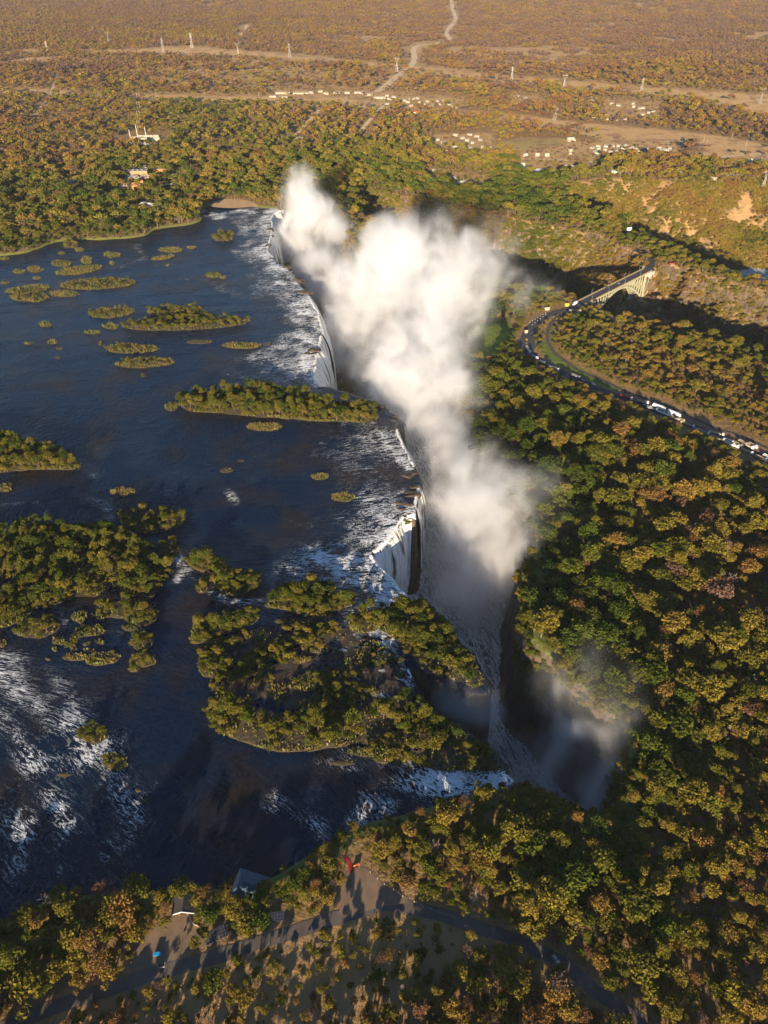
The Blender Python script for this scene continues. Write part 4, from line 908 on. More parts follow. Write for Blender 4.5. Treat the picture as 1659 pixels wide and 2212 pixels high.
for sx in (-1, 1):
    for sy in (-1, 1): m = MB(); m.bar((sx*2.4, sy*2.4, -.5), (sx*2, sy*2, 12), .6); link('leg', m.mesh('leg', MAT['wall_white']), t)
for q, (x, y) in enumerate([(1560,215),(1600,220),(1635,225),(1580,240),(1620,245),(1650,200)]):
    x, y = U(*C4(x, y), 2); t = empty('switchgear_gantry', (x, y, 2), R(20)); tag(t, 'steel switchgear gantry at the edge of the power station', 'gantry', 'switchgear gantries'); HOUSES.append((x, y, 7))
    for s in (-4, 4): m = MB(); m.bar((s,0,0), (s,0,12), .5); link('post', m.mesh('post', MAT['galvanised']), t)
    m = MB(); m.bar((-4,0,12), (4,0,12), .6); link('beam', m.mesh('beam', MAT['galvanised']), t)
# billboard at the gorge edge
x, y = U(1355, 512, 2); t = empty('billboard', (x, y, zat(x, y)), R(14)); tag(t, 'blank white billboard on the ridge between the gorges', 'billboard'); HOUSES.append((x, y-4, 9))
m = MB(); m.box(-4, 4, -.15, .15, 8.0, 13.0); link('panel', m.mesh('panel', MAT['paint_white']), t)
for s in (-2.5, 2.5): m = MB(); m.bar((s,.3,-1), (s,.3,12.5), .3); link('post', m.mesh('post', MAT['galvanised']), t)
# customs post and roadside sheds by the bridge
for vx, vy, L, Wd, wm_, rm, lab in [(*T4(360,515),6,3,'wall_cream','roof_tan','small white guard hut on the grass above the bridge road'),(*T4(538,478),5,4,'yellow_paint','yellow_paint','yellow kiosk at the near end of the bridge'),(*T4(172,722),3.4,2.6,'wall_cream','roof_tan','small white kiosk on the outside of the bend'),(*T4(575,535),5,4,'roof_tan','roof_tan','tan canvas kiosk below the bridge abutment'),(*T4(645,535),5,4,'wall_white','roof_white','white canvas kiosk below the bridge abutment'),(*T4(1485,118),8,6,'wood','roof_red','small rust roofed lookout in trees beyond the bridge')]:
    pxhouse(vx, vy, L, Wd, 2.6, 1.0, wm_, rm, lab, rz=R(10), win=False)
bm = MB(); bm.taper((0,0,-.2), (0,0,1.0), .2, .17, 8); bme = bm.mesh('bollard', MAT['paint_white'])
for q in range(0, 26, 2):
    a, b = (T4(205+q*12, 640-q*7) if q < 13 else T4(215+(q-13)*12, 670-(q-13)*9)); x, y = U(a, b, 2)
    o = link('bollard', bme, None, (x, y, rolling(x, y)+.1)); tag(o, 'white roadside bollard on the road up to the bridge', 'bollard', 'white bollards on the bridge road')

# ------------------------------------------------------------------ lodge, solar arrays and car park on the near bank
A1, B1 = U(370, 1977, 5), U(421, 1973, 5); L, an = frame2(A1, B1); LX, LY = (A1[0]+B1[0])/2, (A1[1]+B1[1])/2; HOUSES.append((LX, LY+4, 6.5)); HOUSES.append((LX, LY-5, 7))
t = empty('lodge', (LX, LY, rolling(LX, LY)), an); tag(t, 'thatched lodge entrance with white bargeboards facing the earth yard', 'lodge'); w = L/2
m = MB()
for s in (-1, 1): m.add([(s*w,0,3.0),(0,0,6.2),(0,9,6.2),(s*w,9,3.0),(s*w,0,3.35),(0,0,6.6),(0,9,6.6),(s*w,9,3.35)], [(0,1,2,3),(4,5,6,7),(0,1,5,4),(3,2,6,7),(0,4,7,3)])
link('roof', m.mesh('roof', MAT['thatch']), t)
m = MB(); m.box(-w+1.2, w-1.2, 2, 8.4, -.5, 3.3); link('wall', m.mesh('wall', MAT['wall_cream']), t)
for s in (-1, 1): m = MB(); m.bar((s*(w+.1), -.12, 3.1), (0, -.12, 6.45), .35, .5); link('bargeboard', m.mesh('bargeboard', MAT['paint_white']), t)
for s in (-1, 1): m = MB(); m.bar((s*w*.35, .3, -.4), (s*w*.35, .3, 5.0), .3); link('post', m.mesh('post', MAT['wood']), t)
m = MB(); m.box(-1.4, 1.4, 1.9, 1.99, 0, 2.3); link('door', m.mesh('door', MAT['dark_paint']), t)
cw = smooth_line(UP([(409,1977),(412,1988),(420,1998),(430,2002)], 2), 1.5); m = MB()
for a, b in zip(cw[:-1], cw[1:]): z = rolling(*a); m.bar((a[0], a[1], z+.5), (b[0], b[1], z+.5), .35, 1.3)
tag(link('garden_wall', m.mesh('garden_wall', MAT['wall_cream'])), 'low curved cream wall beside the lodge entrance', 'wall')
def solar(c4, nx, ny, label):
    P4 = [Vector((*U(a, b, 3.2), 0)) for a, b in c4]; o0 = P4[0]; ux = (P4[1]-P4[0]); uy = (P4[3]-P4[0])
    t = empty('solar_array', (o0.x, o0.y, rolling(o0.x, o0.y)), math.atan2(ux.y, ux.x)); tag(t, label, 'solar panels'); LX_, LY_ = ux.length, abs(uy.dot(Vector((-ux.y, ux.x, 0)).normalized()))
    pw, ph = LX_/nx, LY_/ny; HOUSES.append((o0.x+(ux.x+uy.x)/2, o0.y+(ux.y+uy.y)/2, LX_*.55)); tl = R(11)
    pm = MB(); pm.box(.04, pw-.1, .04, ph-.1, 0, .05); pm.box(.0, pw-.06, .0, ph-.06, -.05, -.005, 1); me = pm.mesh('panel', MAT['pv'], MAT['galvanised'])
    for i in range(nx):
        for j in range(ny):
            q = link('panel', me, t); gap = .5 if i >= nx//2 else 0; yy_ = -(j+1)*ph
            q.location = (i*pw+gap, yy_*math.cos(tl), 3.0+yy_*math.sin(tl)+.02); q.rotation_euler = (tl, 0, 0)
    for i in (0.05, .5, .95):
        m = MB(); m.bar((i*LX_, -.5, -.5), (i*LX_, -.5, 2.75), .15); m.bar((i*LX_, -LY_+.5, -.5), (i*LX_, -LY_+.5, 1.2), .15); link('post', m.mesh('post', MAT['galvanised']), t)
solar([(441,2018),(494,1994),(507,2017),(455,2040)], 8, 4, 'dark solar panel array standing in the open beside the lodge yard')
solar([(563,1978),(612,1970),(624,1986),(578,1996)], 7, 3, 'shaded solar panel array under the trees by the blue roofed house')
x, y = U(540, 1915, 4); t = empty('river_house', (x, y, rolling(x, y)), R(-16)); HOUSES.append((x, y, 7.0)); tag(t, 'house with hipped slate blue roof on the wooded near bank', 'house')
m = MB(); m.box(-8, 8, -6, 6, -.5, 3.2); link('wall', m.mesh('wall', MAT['wood']), t)
m = MB(); m.add([(-9,-7,3.21),(9,-7,3.21),(9,7,3.21),(-9,7,3.21),(-3,0,7),(3,0,7)], [(0,1,5,4),(1,2,5),(2,3,4,5),(3,0,4),(3,2,1,0)]); link('roof', m.mesh('roof', MAT['roof_blue']), t)
for k in (-4, 4): m = MB(); m.box(k-1, k+1, -6.06, -6.01, .8, 2.2); link('window', m.mesh('window', MAT['glass']), t)
pxhouse(396, 1914, 4.5, 4, 2.4, .8, 'wood', 'thatch', 'small thatched hut at the water edge among trees', rz=R(5), win=False)
a = UP([(338,2082),(344,2092),(356,2090),(358,2080)], 2); m = MB()
for p, q in zip(a[:-1], a[1:]): m.bar((*p, rolling(*p)+.6), (*q, rolling(*q)+.6), .35, 1.6)
tag(link('low_wall', m.mesh('low_wall', MAT['wall_cream'])), 'low cream corner wall at the yard entrance by the road', 'wall'); HOUSES.append((a[1][0], a[1][1], 4))
FENCE = smooth_line(UP([(776,1872),(800,1886),(815,1900),(830,1912),(850,1924),(870,1938),(895,1950),(930,1966),(980,1985)], 2), 3.6)
fp = MB(); fp.box(-.13, .13, -.13, .13, -.4, 2.6); fpe = fp.mesh('fence_post', MAT['pale_bark'])
ft = empty('fence', (FENCE[0][0], FENCE[0][1], 0)); tag(ft, 'wooden post and wire fence between the car park and the golden wood', 'fence')
for a in FENCE: q = link('post', fpe, ft); q.location = (a[0]-FENCE[0][0], a[1]-FENCE[0][1], rolling(*a))
m = MB()
for a, b in zip(FENCE[:-1], FENCE[1:]):
    for hh in (1.2, 2.3): m.bar((a[0]-FENCE[0][0], a[1]-FENCE[0][1], rolling(*a)+hh), (b[0]-FENCE[0][0], b[1]-FENCE[0][1], rolling(*b)+hh), .05)
link('wire', m.mesh('wire', MAT['galvanised']), ft); ROADS.append((FENCE, 1.5))
# performers in a row beside the red path
def person(loc, rz, cloth, label, group):
    t = empty('person', loc, rz); tag(t, label, 'person', group)
    def loft(rings, n=8):
        m = MB(); vs = []
        for (x, y, z, rx, ry) in rings: vs += [(x+rx*math.cos(2*math.pi*k/n), y+ry*math.sin(2*math.pi*k/n), z) for k in range(n)]
        fs = [(i*n+k, i*n+(k+1) % n, (i+1)*n+(k+1) % n, (i+1)*n+k) for i in range(len(rings)-1) for k in range(n)]; fs += [tuple(range(n))[::-1], tuple(range((len(rings)-1)*n, len(rings)*n))]
        return vs, fs
    m = MB()
    for s in (-1, 1):
        m.add(*loft([(s*.10,.06,0,.05,.12),(s*.10,0,.08,.05,.06),(s*.10,0,.3,.065,.07),(s*.10,.01,.48,.06,.065),(s*.10,0,.7,.085,.09),(s*.09,0,.9,.10,.11)]))
        m.add(*loft([(s*.26,.06,.78,.03,.045),(s*.27,.02,.88,.035,.04),(s*.26,0,1.1,.045,.045),(s*.22,0,1.38,.055,.06)]))
    m.add(*loft([(0,0,.85,.17,.12),(0,0,1.05,.15,.11),(0,0,1.3,.20,.13),(0,0,1.43,.17,.10),(0,0,1.48,.06,.06),(0,0,1.55,.055,.06),(0,.01,1.58,.075,.09),(0,.01,1.68,.085,.10),(0,0,1.76,.075,.085),(0,0,1.80,.03,.04)]))
    link('body', m.mesh('body', MAT['skin']), t)
    m = MB(); m.add(*loft([(0,0,.38,.30,.26),(0,0,.7,.24,.19),(0,0,1.02,.175,.135),(0,0,1.3,.215,.145),(0,0,1.42,.18,.11)], 10)); link('costume', m.mesh('costume', MAT[cloth]), t)
    m = MB(); m.add(*loft([(0,-.01,1.66,.10,.115),(0,-.01,1.76,.10,.11),(0,-.01,1.86,.05,.05)])); link('headdress', m.mesh('headdress', MAT['orange_cloth']), t)
for k in range(7):
    x, y = U(764.5+k*2.0, 1872-k*.85, 2.3); person((x, y, rolling(x, y)), R(180), 'orange_cloth' if k in (0, 1, 6) else 'red_cloth', 'performer in %s costume standing in the row beside the red path' % ('orange' if k in (0, 1, 6) else 'red'), 'row of costumed performers')
x, y = U(770, 1868, 2); HOUSES += [(x, y, 6), (x+1, y-8, 5), (x+1, y+7, 4)]
# ------------------------------------------------------------------ tree shapes
def crown_mesh(name, seed, rad, zb, zt, nclump, nleaf, size, flat=.62, dome=1.0, irr=.35, mats=None, trunk=True):
    r = np.random.default_rng(seed); V = []; LV = []
    a0 = r.uniform(0, 6.28); e1, e2 = r.uniform(.75, 1.1, 2)
    for c in range(nclump):
        rr = rad*.78*math.sqrt((c+.5)/nclump)*r.uniform(1-irr, 1+irr*.6); an = c*2.39996+a0+r.uniform(-.5, .5)
        cx, cyy = rr*math.cos(an)*e1, rr*math.sin(an)*e2
        cz = zb + (zt-zb)*(.30+.62*dome*math.sqrt(max(0, 1-(rr/(rad*1.1))**2)))*r.uniform(.8, 1.1)
        cr = rad*r.uniform(.17, .40)*(1.15-.35*rr/rad)*(15/nclump)**.2; bright = r.uniform(0, 1)
        d = r.normal(size=(nleaf, 3)); d[:, 2] = np.abs(d[:, 2])*1.1-.5; d /= np.linalg.norm(d, axis=1)[:, None]
        p = np.array([cx, cyy, cz]) + d*np.array([cr, cr, cr*flat])*r.uniform(.5, 1.22, (nleaf, 1))
        nr = d*.6 + r.normal(size=(nleaf, 3))*.7 + np.array([0, 0, .3]); nr /= np.linalg.norm(nr, axis=1)[:, None]
        t = np.cross(nr, r.normal(size=(nleaf, 3))); t /= np.linalg.norm(t, axis=1)[:, None]+1e-9; b = np.cross(nr, t)
        s = size*r.uniform(.6, 1.3, (nleaf, 1)); q = r.uniform(.55, 1.0, (nleaf, 1))
        V.append(np.stack([p-t*s*.5, p-b*s*.5*q, p+t*s*.5+nr*s*.08, p+b*s*.5*q], 1).reshape(-1, 3))
        LV.append(np.repeat(np.clip(.5*bright+.5*r.uniform(0, 1, nleaf), 0, 1), 4))
    V = np.vstack(V); F = np.arange(len(V)).reshape(-1, 4); lv = np.concatenate(LV); nl = len(F); mi = [0]*nl
    return V, F, lv
def trunk_mb(rad, zb, zt, seed):
    r = random.Random(seed); m = MB(); m.taper((0,0,-1.5), (.1,.05,zb*.9), .26*rad/4.5+.05, .19*rad/4.5, 6)
    for k in range(5):
        an = 6.28*k/5+r.uniform(-.4, .4); q = rad*r.uniform(.4, .62)
        m.taper((.1,.05,zb*.8), (q*math.cos(an), q*math.sin(an), zb+(zt-zb)*r.uniform(.35, .6)), .15*rad/4.5, .05, 4)
    return m
def bare_mb(seed, hgt):
    r = random.Random(seed); m = MB()
    def br(p, d, l, rad, lev):
        q = p+d*l; m.taper(p, q, rad, rad*.62, 5 if lev < 2 else 3)
        if lev >= 4: return
        for k in range(3 if lev < 3 else 2):
            ax = Vector((r.gauss(0,1), r.gauss(0,1), r.gauss(0,.5))).normalized(); nd = (d + ax*r.uniform(.45, .8)).normalized(); nd.z = abs(nd.z)*.8+.12
            br(p+d*l*r.uniform(.75, 1), nd.normalized(), l*r.uniform(.6, .8), rad*.6, lev+1)
    br(Vector((0,0,-1)), Vector((.05,.03,1)).normalized(), hgt*.34, .28, 0); return m
SHAPES = [  # rad, crown bottom, crown top, flatness, dome, irregularity
    (4.6, 3.2, 9.6, .75, 1.0, .45), (5.8, 5.8, 10.0, .42, .75, .5), (3.8, 3.4, 12.0, .8, 1.1, .5), (3.3, .3, 4.6, .75, 1.0, .55), (4.9, 2.2, 8.4, .65, .9, .6), (5.2, 4.0, 11.0, .6, 1.0, .4), (5.0, 3.4, 9.5, .6, .95, .6), (4.2, 3.0, 10.0, .9, 1.0, .65), (6.4, 4.4, 9.0, .5, .7, .8)]
NS = len(SHAPES); SPARSE = {6: .36, 7: .45}
LODS = [(26, 62, .74), (15, 25, 1.35), (9, 14, 2.1)]
CROWNS = []; TRUNKS = []; BARES = []
lodcols = []
for li, (nc, nl, ls) in enumerate(LODS):
    col = bpy.data.collections.new('tree_shapes_%d' % li); lodcols.append(col); row = []
    for si, (rad, zb, zt, fl, dm, ir) in enumerate(SHAPES):
        V, F, lv = crown_mesh('crown', 100*si+7, rad, zb, zt, nc, int(nl*SPARSE.get(si, 1)), ls*rad/4.6*.95*(.8 if si in SPARSE else 1), fl, dm, ir)
        cm = np_mesh('crown', V, F, [MAT['leaf']]); attr(cm, 'lv', lv); row.append(cm)
        tm = trunk_mb(rad, zb, zt, si)
        if li == 0: TRUNKS.append(tm.mesh('trunk', MAT['bark']))
        # joined version for the woodland
        nv = len(V); me = bpy.data.meshes.new('tree_%d_%d' % (li, si)); fs = [tuple(f) for f in F.tolist()]; 
        tv, tf = (tm.v, tm.f) if li < 2 else ([], [])
        me.from_pydata([tuple(v) for v in V.tolist()]+tv, [], fs+[tuple(i+nv for i in f) for f in tf]); me.materials.append(MAT['leaf']); me.materials.append(MAT['bark'])
        me.polygons.foreach_set('material_index', [0]*len(fs)+[1]*len(tf)); attr(me, 'lv', np.concatenate([lv, np.full(len(tv), .5)])); me.update()
        col.objects.link(bpy.data.objects.new('t%d%02d' % (li, si), me))
    for k in range(2):
        bmm = bare_mb(50+k, 9+2*k); me = bmm.mesh('branches', MAT['pale_bark']); 
        if li == 0: BARES.append(me)
        col.objects.link(bpy.data.objects.new('t%d%02d' % (li, NS+k), me))
    CROWNS.append(row)
patchcol = bpy.data.collections.new('bush_patches')
for k in range(6):
    VV = []; LL = []; TT = []; r = np.random.default_rng(900+k); cells = 7; sz = 62
    for i in range(cells):
        for j in range(cells):
            if r.uniform() < .24: continue
            si = int(r.choice([0, 4, 5, 2, 3])); rad, zb, zt, fl, dm, ir = SHAPES[si]; sc = r.uniform(.65, 1.25)
            V, F, lv = crown_mesh('c', int(r.integers(1e6)), rad, zb*.5, zt, 5, 9, 3.4, fl, dm, ir)
            V = V*sc + np.array([(i+.5+r.uniform(-.42, .42))*sz/cells-sz/2, (j+.5+r.uniform(-.42, .42))*sz/cells-sz/2, 0])
            VV.append(V); LL.append(lv*.6+.4*r.uniform()); TT.append(np.full(len(V), r.normal()*.13))
    V = np.vstack(VV); me = np_mesh('bush_patch', V, np.arange(len(V)).reshape(-1, 4), [MAT['leaf']]); attr(me, 'lv', np.concatenate(LL)); attr(me, 'tv', np.concatenate(TT))
    patchcol.objects.link(bpy.data.objects.new('p%02d' % k, me))
def scatter(name, pts, rot, scl, tone, idx, col, label):
    me = bpy.data.meshes.new(name); me.vertices.add(len(pts)); me.vertices.foreach_set('co', np.asarray(pts, np.float32).ravel())
    attr(me, 'rz', rot); attr(me, 'sc', scl); attr(me, 'tone', tone); attr(me, 'pick', idx)
    o = tag(link(name, me), label, kind='stuff')
    g = bpy.data.node_groups.new(name, 'GeometryNodeTree'); g.interface.new_socket('Geometry', in_out='INPUT', socket_type='NodeSocketGeometry'); g.interface.new_socket('Geometry', in_out='OUTPUT', socket_type='NodeSocketGeometry')
    N = g.nodes; gi = N.new('NodeGroupInput'); go = N.new('NodeGroupOutput'); ip = N.new('GeometryNodeInstanceOnPoints'); ci = N.new('GeometryNodeCollectionInfo')
    ci.inputs['Collection'].default_value = col; ci.inputs['Separate Children'].default_value = True; ci.inputs['Reset Children'].default_value = True
    def na(n, t='FLOAT'):
        q = N.new('GeometryNodeInputNamedAttribute'); q.data_type = t; q.inputs[0].default_value = n; return q.outputs[0]
    cx = N.new('ShaderNodeCombineXYZ'); g.links.new(na('rz'), cx.inputs[2]); fi = N.new('FunctionNodeFloatToInt'); g.links.new(na('pick'), fi.inputs[0])
    e2r = N.new('FunctionNodeEulerToRotation'); g.links.new(cx.outputs[0], e2r.inputs[0])
    g.links.new(gi.outputs[0], ip.inputs['Points']); g.links.new(ci.outputs[0], ip.inputs['Instance']); ip.inputs['Pick Instance'].default_value = True
    g.links.new(fi.outputs[0], ip.inputs['Instance Index']); g.links.new(e2r.outputs[0], ip.inputs['Rotation'])
    cs = N.new('ShaderNodeCombineXYZ'); s_ = na('sc')
    for i in range(3): g.links.new(s_, cs.inputs[i])
    g.links.new(cs.outputs[0], ip.inputs['Scale']); g.links.new(ip.outputs[0], go.inputs[0])
    md = o.modifiers.new('scatter', 'NODES'); md.node_group = g
    return o

# ------------------------------------------------------------------ islands
def E(x, y, rx, ry, kind, tilt=0): return ('e', x, y, rx, ry, kind, tilt)
ISL = [E(11,559,11,3,'g'),E(42,587,14,4,'g'),E(76,582,17,7,'g'),E(80,601,10,3,'g'),E(11,611,11,3,'g'),E(132,570,22,7,'m'),E(188,563,13,8,'g'),E(132,547,8,3,'g'),E(170,540,12,4,'g'),E(152,529,16,8,'s'),E(243,551,19,6,'g'),E(243,569,6,4,'g'),
       E(170,584,52,9,'g',-8),E(210,614,83,12,'m',-3),E(62,625,50,8,'g',-6),E(65,642,42,11,'m'),E(138,635,35,7,'g'),E(370,540,26,6,'g'),E(352,557,25,5,'g',-8),E(414,535,12,3,'g'),E(482,513,25,9,'s'),E(362,573,5,3,'g'),E(461,595,18,6,'m'),E(482,600,9,3,'g'),
       E(240,676,52,11,'m',-4),E(380,675,65,12,'s'),E(400,700,140,14,'s',-2),E(240,706,18,6,'g'),E(200,718,18,4,'g'),E(98,701,15,6,'g'),E(61,742,12,3,'g'),E(114,739,12,5,'g'),E(217,742,5,5,'g'),E(128,753,8,4,'b'),E(285,754,60,10,'m'),E(315,784,64,11,'m',-3),
       E(432,738,31,5,'b'),E(525,747,44,7,'g'),E(577,744,12,3,'b'),E(125,772,7,3,'b'),E(309,810,6,6,'b'),E(572,923,40,8,'g'),E(370,880,14,8,'m'),E(10,1054,18,9,'g'),E(265,1063,30,8,'g'),E(488,1016,16,6,'b'),E(690,1030,20,6,'g'),E(738,1075,28,9,'g'),E(520,995,8,3,'b'),
       E(330,1126,72,26,'s'),E(367,1187,27,17,'s'),E(267,1315,62,20,'s',-6),E(305,1333,36,19,'s'),E(78,1358,50,21,'s',-8),E(172,1333,21,11,'g',-12),E(192,1363,35,13,'m'),E(127,1385,18,10,'m'),E(310,1385,28,23,'s'),E(222,1423,42,14,'m',-6),E(165,1420,30,9,'g'),E(310,1428,33,16,'s'),E(290,1445,14,8,'m'),E(3,1390,12,9,'m'),
       E(437,1270,15,13,'s'),E(500,1390,28,13,'s'),E(203,1583,33,22,'s'),E(250,1645,32,20,'m'),E(140,1673,16,5,'b'),E(298,1707,6,5,'b'),E(313,1728,6,5,'b'),E(480,1446,52,22,'s'),E(562,1420,32,13,'s'),E(668,1476,55,17,'m',-8),E(470,1492,14,12,'s'),E(525,1515,26,10,'m'),E(622,1385,30,11,'m'),
       E(700,1400,24,10,'b'),E(795,1345,48,22,'s'),E(560,1385,16,9,'g'),E(800,1625,55,12,'m'),E(740,1648,30,7,'b'),E(845,1640,40,14,'s'),E(640,1520,30,12,'b'),E(765,1480,30,9,'b'),E(770,1430,28,8,'b'),E(585,1500,26,7,'b'),E(735,1530,28,10,'m'),E(690,1330,40,8,'b'),E(610,600+0,0.1,0.1,'x')]
ISL = [i for i in ISL if i[5] != 'x']
_r = np.random.default_rng(2024)
for _ in range(46):
    x_, y_ = _r.uniform(440, 880), _r.uniform(1335, 1530)
    if x_ < 620 and y_ > 1440: continue
    ISL.append(E(x_, y_, _r.uniform(6, 22), _r.uniform(3, 8), str(_r.choice(list('smbsgb'))), _r.uniform(-15, 10)))
for _ in range(16): ISL.append(E(_r.uniform(20, 340), _r.uniform(1290, 1450), _r.uniform(5, 18), _r.uniform(3, 7), str(_r.choice(list('smg'))), _r.uniform(-12, 8)))
POLY = [([(385,864),(430,852),(500,845),(560,840),(640,850),(700,868),(760,876),(808,886),(816,902),(800,914),(740,912),(680,911),(620,906),(540,900),(470,893),(400,888)], 't', 'long treed island beside the crest'),
        ([(-60,940),(0,938),(60,960),(100,968),(140,982),(170,1004),(160,1016),(100,1016),(0,1021),(-60,1025)], 't', 'wooded island with a sandy tail'),
        ([(-80,1200),(0,1165),(50,1138),(90,1135),(165,1138),(225,1138),(280,1158),(325,1183),(320,1208),(260,1225),(200,1237),(125,1240),(50,1245),(-80,1260)], 't', 'broad thickly wooded island'),
        ([(-80,1320),(0,1303),(25,1273),(75,1253),(150,1248),(225,1240),(230,1270),(215,1288),(175,1288),(125,1305),(75,1318),(30,1350),(-80,1360)], 't', 'low wooded island below the broad one'),
        ([(225,1236),(280,1226),(350,1213),(372,1232),(356,1263),(330,1290),(280,1285),(250,1268)], 't', 'wooded islet ending in foaming water'),
        ([(403,1208),(435,1206),(480,1216),(512,1236),(562,1247),(556,1269),(520,1290),(485,1284),(462,1262),(440,1240),(408,1224)], 's', 'crooked shrubby island in the rapids'),
        ([(565,1308),(620,1274),(690,1263),(718,1282),(762,1288),(766,1304),(722,1324),(675,1334),(618,1320)], 't', 'compact island of round crowned trees'),
        ([(410,1378),(425,1352),(480,1338),(540,1322),(556,1338),(520,1362),(470,1375),(420,1392)], 's', 'narrow shrub island in dark shallows'),
        ([(441,1545),(462,1508),(520,1522),(560,1545),(650,1540),(720,1542),(800,1532),(860,1500),(900,1505),(920,1530),(955,1560),(1000,1582),(1050,1618),(1070,1645),(1085,1668),(1000,1668),(920,1660),(860,1632),(790,1612),(700,1620),(620,1626),(540,1612),(480,1588)], 't', 'largest wooded island above the near cataract'),
        ([(760,1332),(820,1310),(900,1308),(940,1322),(962,1342),(976,1370),(996,1398),(1018,1418),(1038,1452),(1048,1478),(1025,1488),(990,1476),(958,1462),(905,1432),(870,1400),(850,1382),(800,1352)], 't', 'cliff edged wooded island between two falls'),
        ([(430,1405),(500,1375),(570,1352),(700,1345),(800,1368),(850,1410),(878,1465),(890,1505),(780,1530),(640,1532),(540,1518),(460,1480)], 'r', 'shallow rocky shoal scattered with bushes and grass')]
mrk = MAT['islet_soil']
def island_mesh(poly, h, name, rough=.5):
    q = smooth_line(poly, 2.2, True); c = q.mean(0); n = len(q)
    nn = (fbm(q[:, 0], q[:, 1], 8, 3, 71)-.5)*1.9; dirs = q-c; L = np.linalg.norm(dirs, axis=1)[:, None]+1e-6; q = q + dirs/L*(nn*np.minimum(3.5, L[:, 0]*.3))[:, None]
    rings = [(1.05, -1.6), (.985, -.3), (.94, .3*h+.05), (.75, .8*h), (.45, h), (.15, h*1.05)]; vs = []
    for f, z in rings:
        p = c+(q-c)*f; vs.append(np.column_stack([p, z+(rough*(fbm(p[:, 0], p[:, 1], 6 if rough < 1 else 11, 3, 72)-.5) if z > 0 else 0*nn)]))
    vs.append(np.array([[c[0], c[1], h]])); m = len(rings); ii = np.arange(m*n).reshape(m, n)
    fs = []
    for k in range(m-1):
        for j in range(n): fs.append((ii[k, j], ii[k, (j+1) % n], ii[k+1, (j+1) % n], ii[k+1, j]))
    for j in range(n): fs.append((ii[m-1, j], ii[m-1, (j+1) % n], m*n))
    me = bpy.data.meshes.new(name); me.from_pydata([tuple(v) for v in np.vstack(vs).tolist()], [], fs); me.materials.append(mrk); me.update()
    a2 = sum(q[i][0]*q[(i+1) % n][1]-q[(i+1) % n][0]*q[i][1] for i in range(n))
    if a2 < 0: me.flip_normals()
    return me, q
def reed_mesh(pts, hgt, seed, mats):
    r = np.random.default_rng(seed); V = []; mi = []
    for (x, y, z) in pts:
        g = 0 if vnoise(x/9, y/9, 5) + r.uniform(-.25, .25) < .52 else 1
        hh = hgt*r.uniform(.45, 1.0)*(.5+vnoise(x/6, y/6, 8))
        for k in range(4):
            an = r.uniform(0, 6.28); w = r.uniform(.2, .45); ln = r.uniform(.15, .8); dx, dy = math.cos(an), math.sin(an)
            bx, by = x+dx*.25, y+dy*.25; tx, ty = x+dx*(ln+.5), y+dy*(ln+.5); hz = hh*r.uniform(.7, 1.1)
            V += [(bx-dy*w, by+dx*w, z-.3), (bx+dy*w, by-dx*w, z-.3), (tx+dy*w*.5, ty-dx*w*.5, z+hz), (tx-dy*w*.5, ty+dx*w*.5, z+hz*r.uniform(.85, 1.1))]; mi.append(g)
    me = np_mesh('reeds', np.array(V), np.arange(len(V)).reshape(-1, 4), mats); me.polygons.foreach_set('material_index', mi); return me
def fill(poly, spacing, seed, margin=0.0):
    r = np.random.default_rng(seed); lo = poly.min(0); hi = poly.max(0)
    xs = np.arange(lo[0], hi[0], spacing); ys = np.arange(lo[1], hi[1], spacing)
    if len(xs) == 0 or len(ys) == 0: return np.zeros((0, 2))
    X, Y = np.meshgrid(xs, ys); X = X.ravel()+r.uniform(-.5, .5, X.size)*spacing; Y = Y.ravel()+r.uniform(-.5, .5, Y.size)*spacing
    k = sdf(X, Y, poly) > margin; return np.column_stack([X[k], Y[k]])
TP = []   # woodland points: x y z scale tone shape
def addtrees(pts, z, smin, smax, t0, tv, shapes, seed):
    r = np.random.default_rng(seed)
    for (x, y) in pts:
        TP.append((x, y, z, r.uniform(smin, smax), float(np.clip(t0+r.normal()*tv, 0, 1)), int(r.choice(shapes))))
ISL_POLYS = []; used_lab = {}
zone = lambda x, y: ('among the far islets' if y < 660 else 'before the long treed island' if y < 830 else 'in the open dark reach' if y < 1100 else 'among the wooded islands' if y < 1300 else 'in the rocky shallows' if x > 400 else 'beside the near rapids')
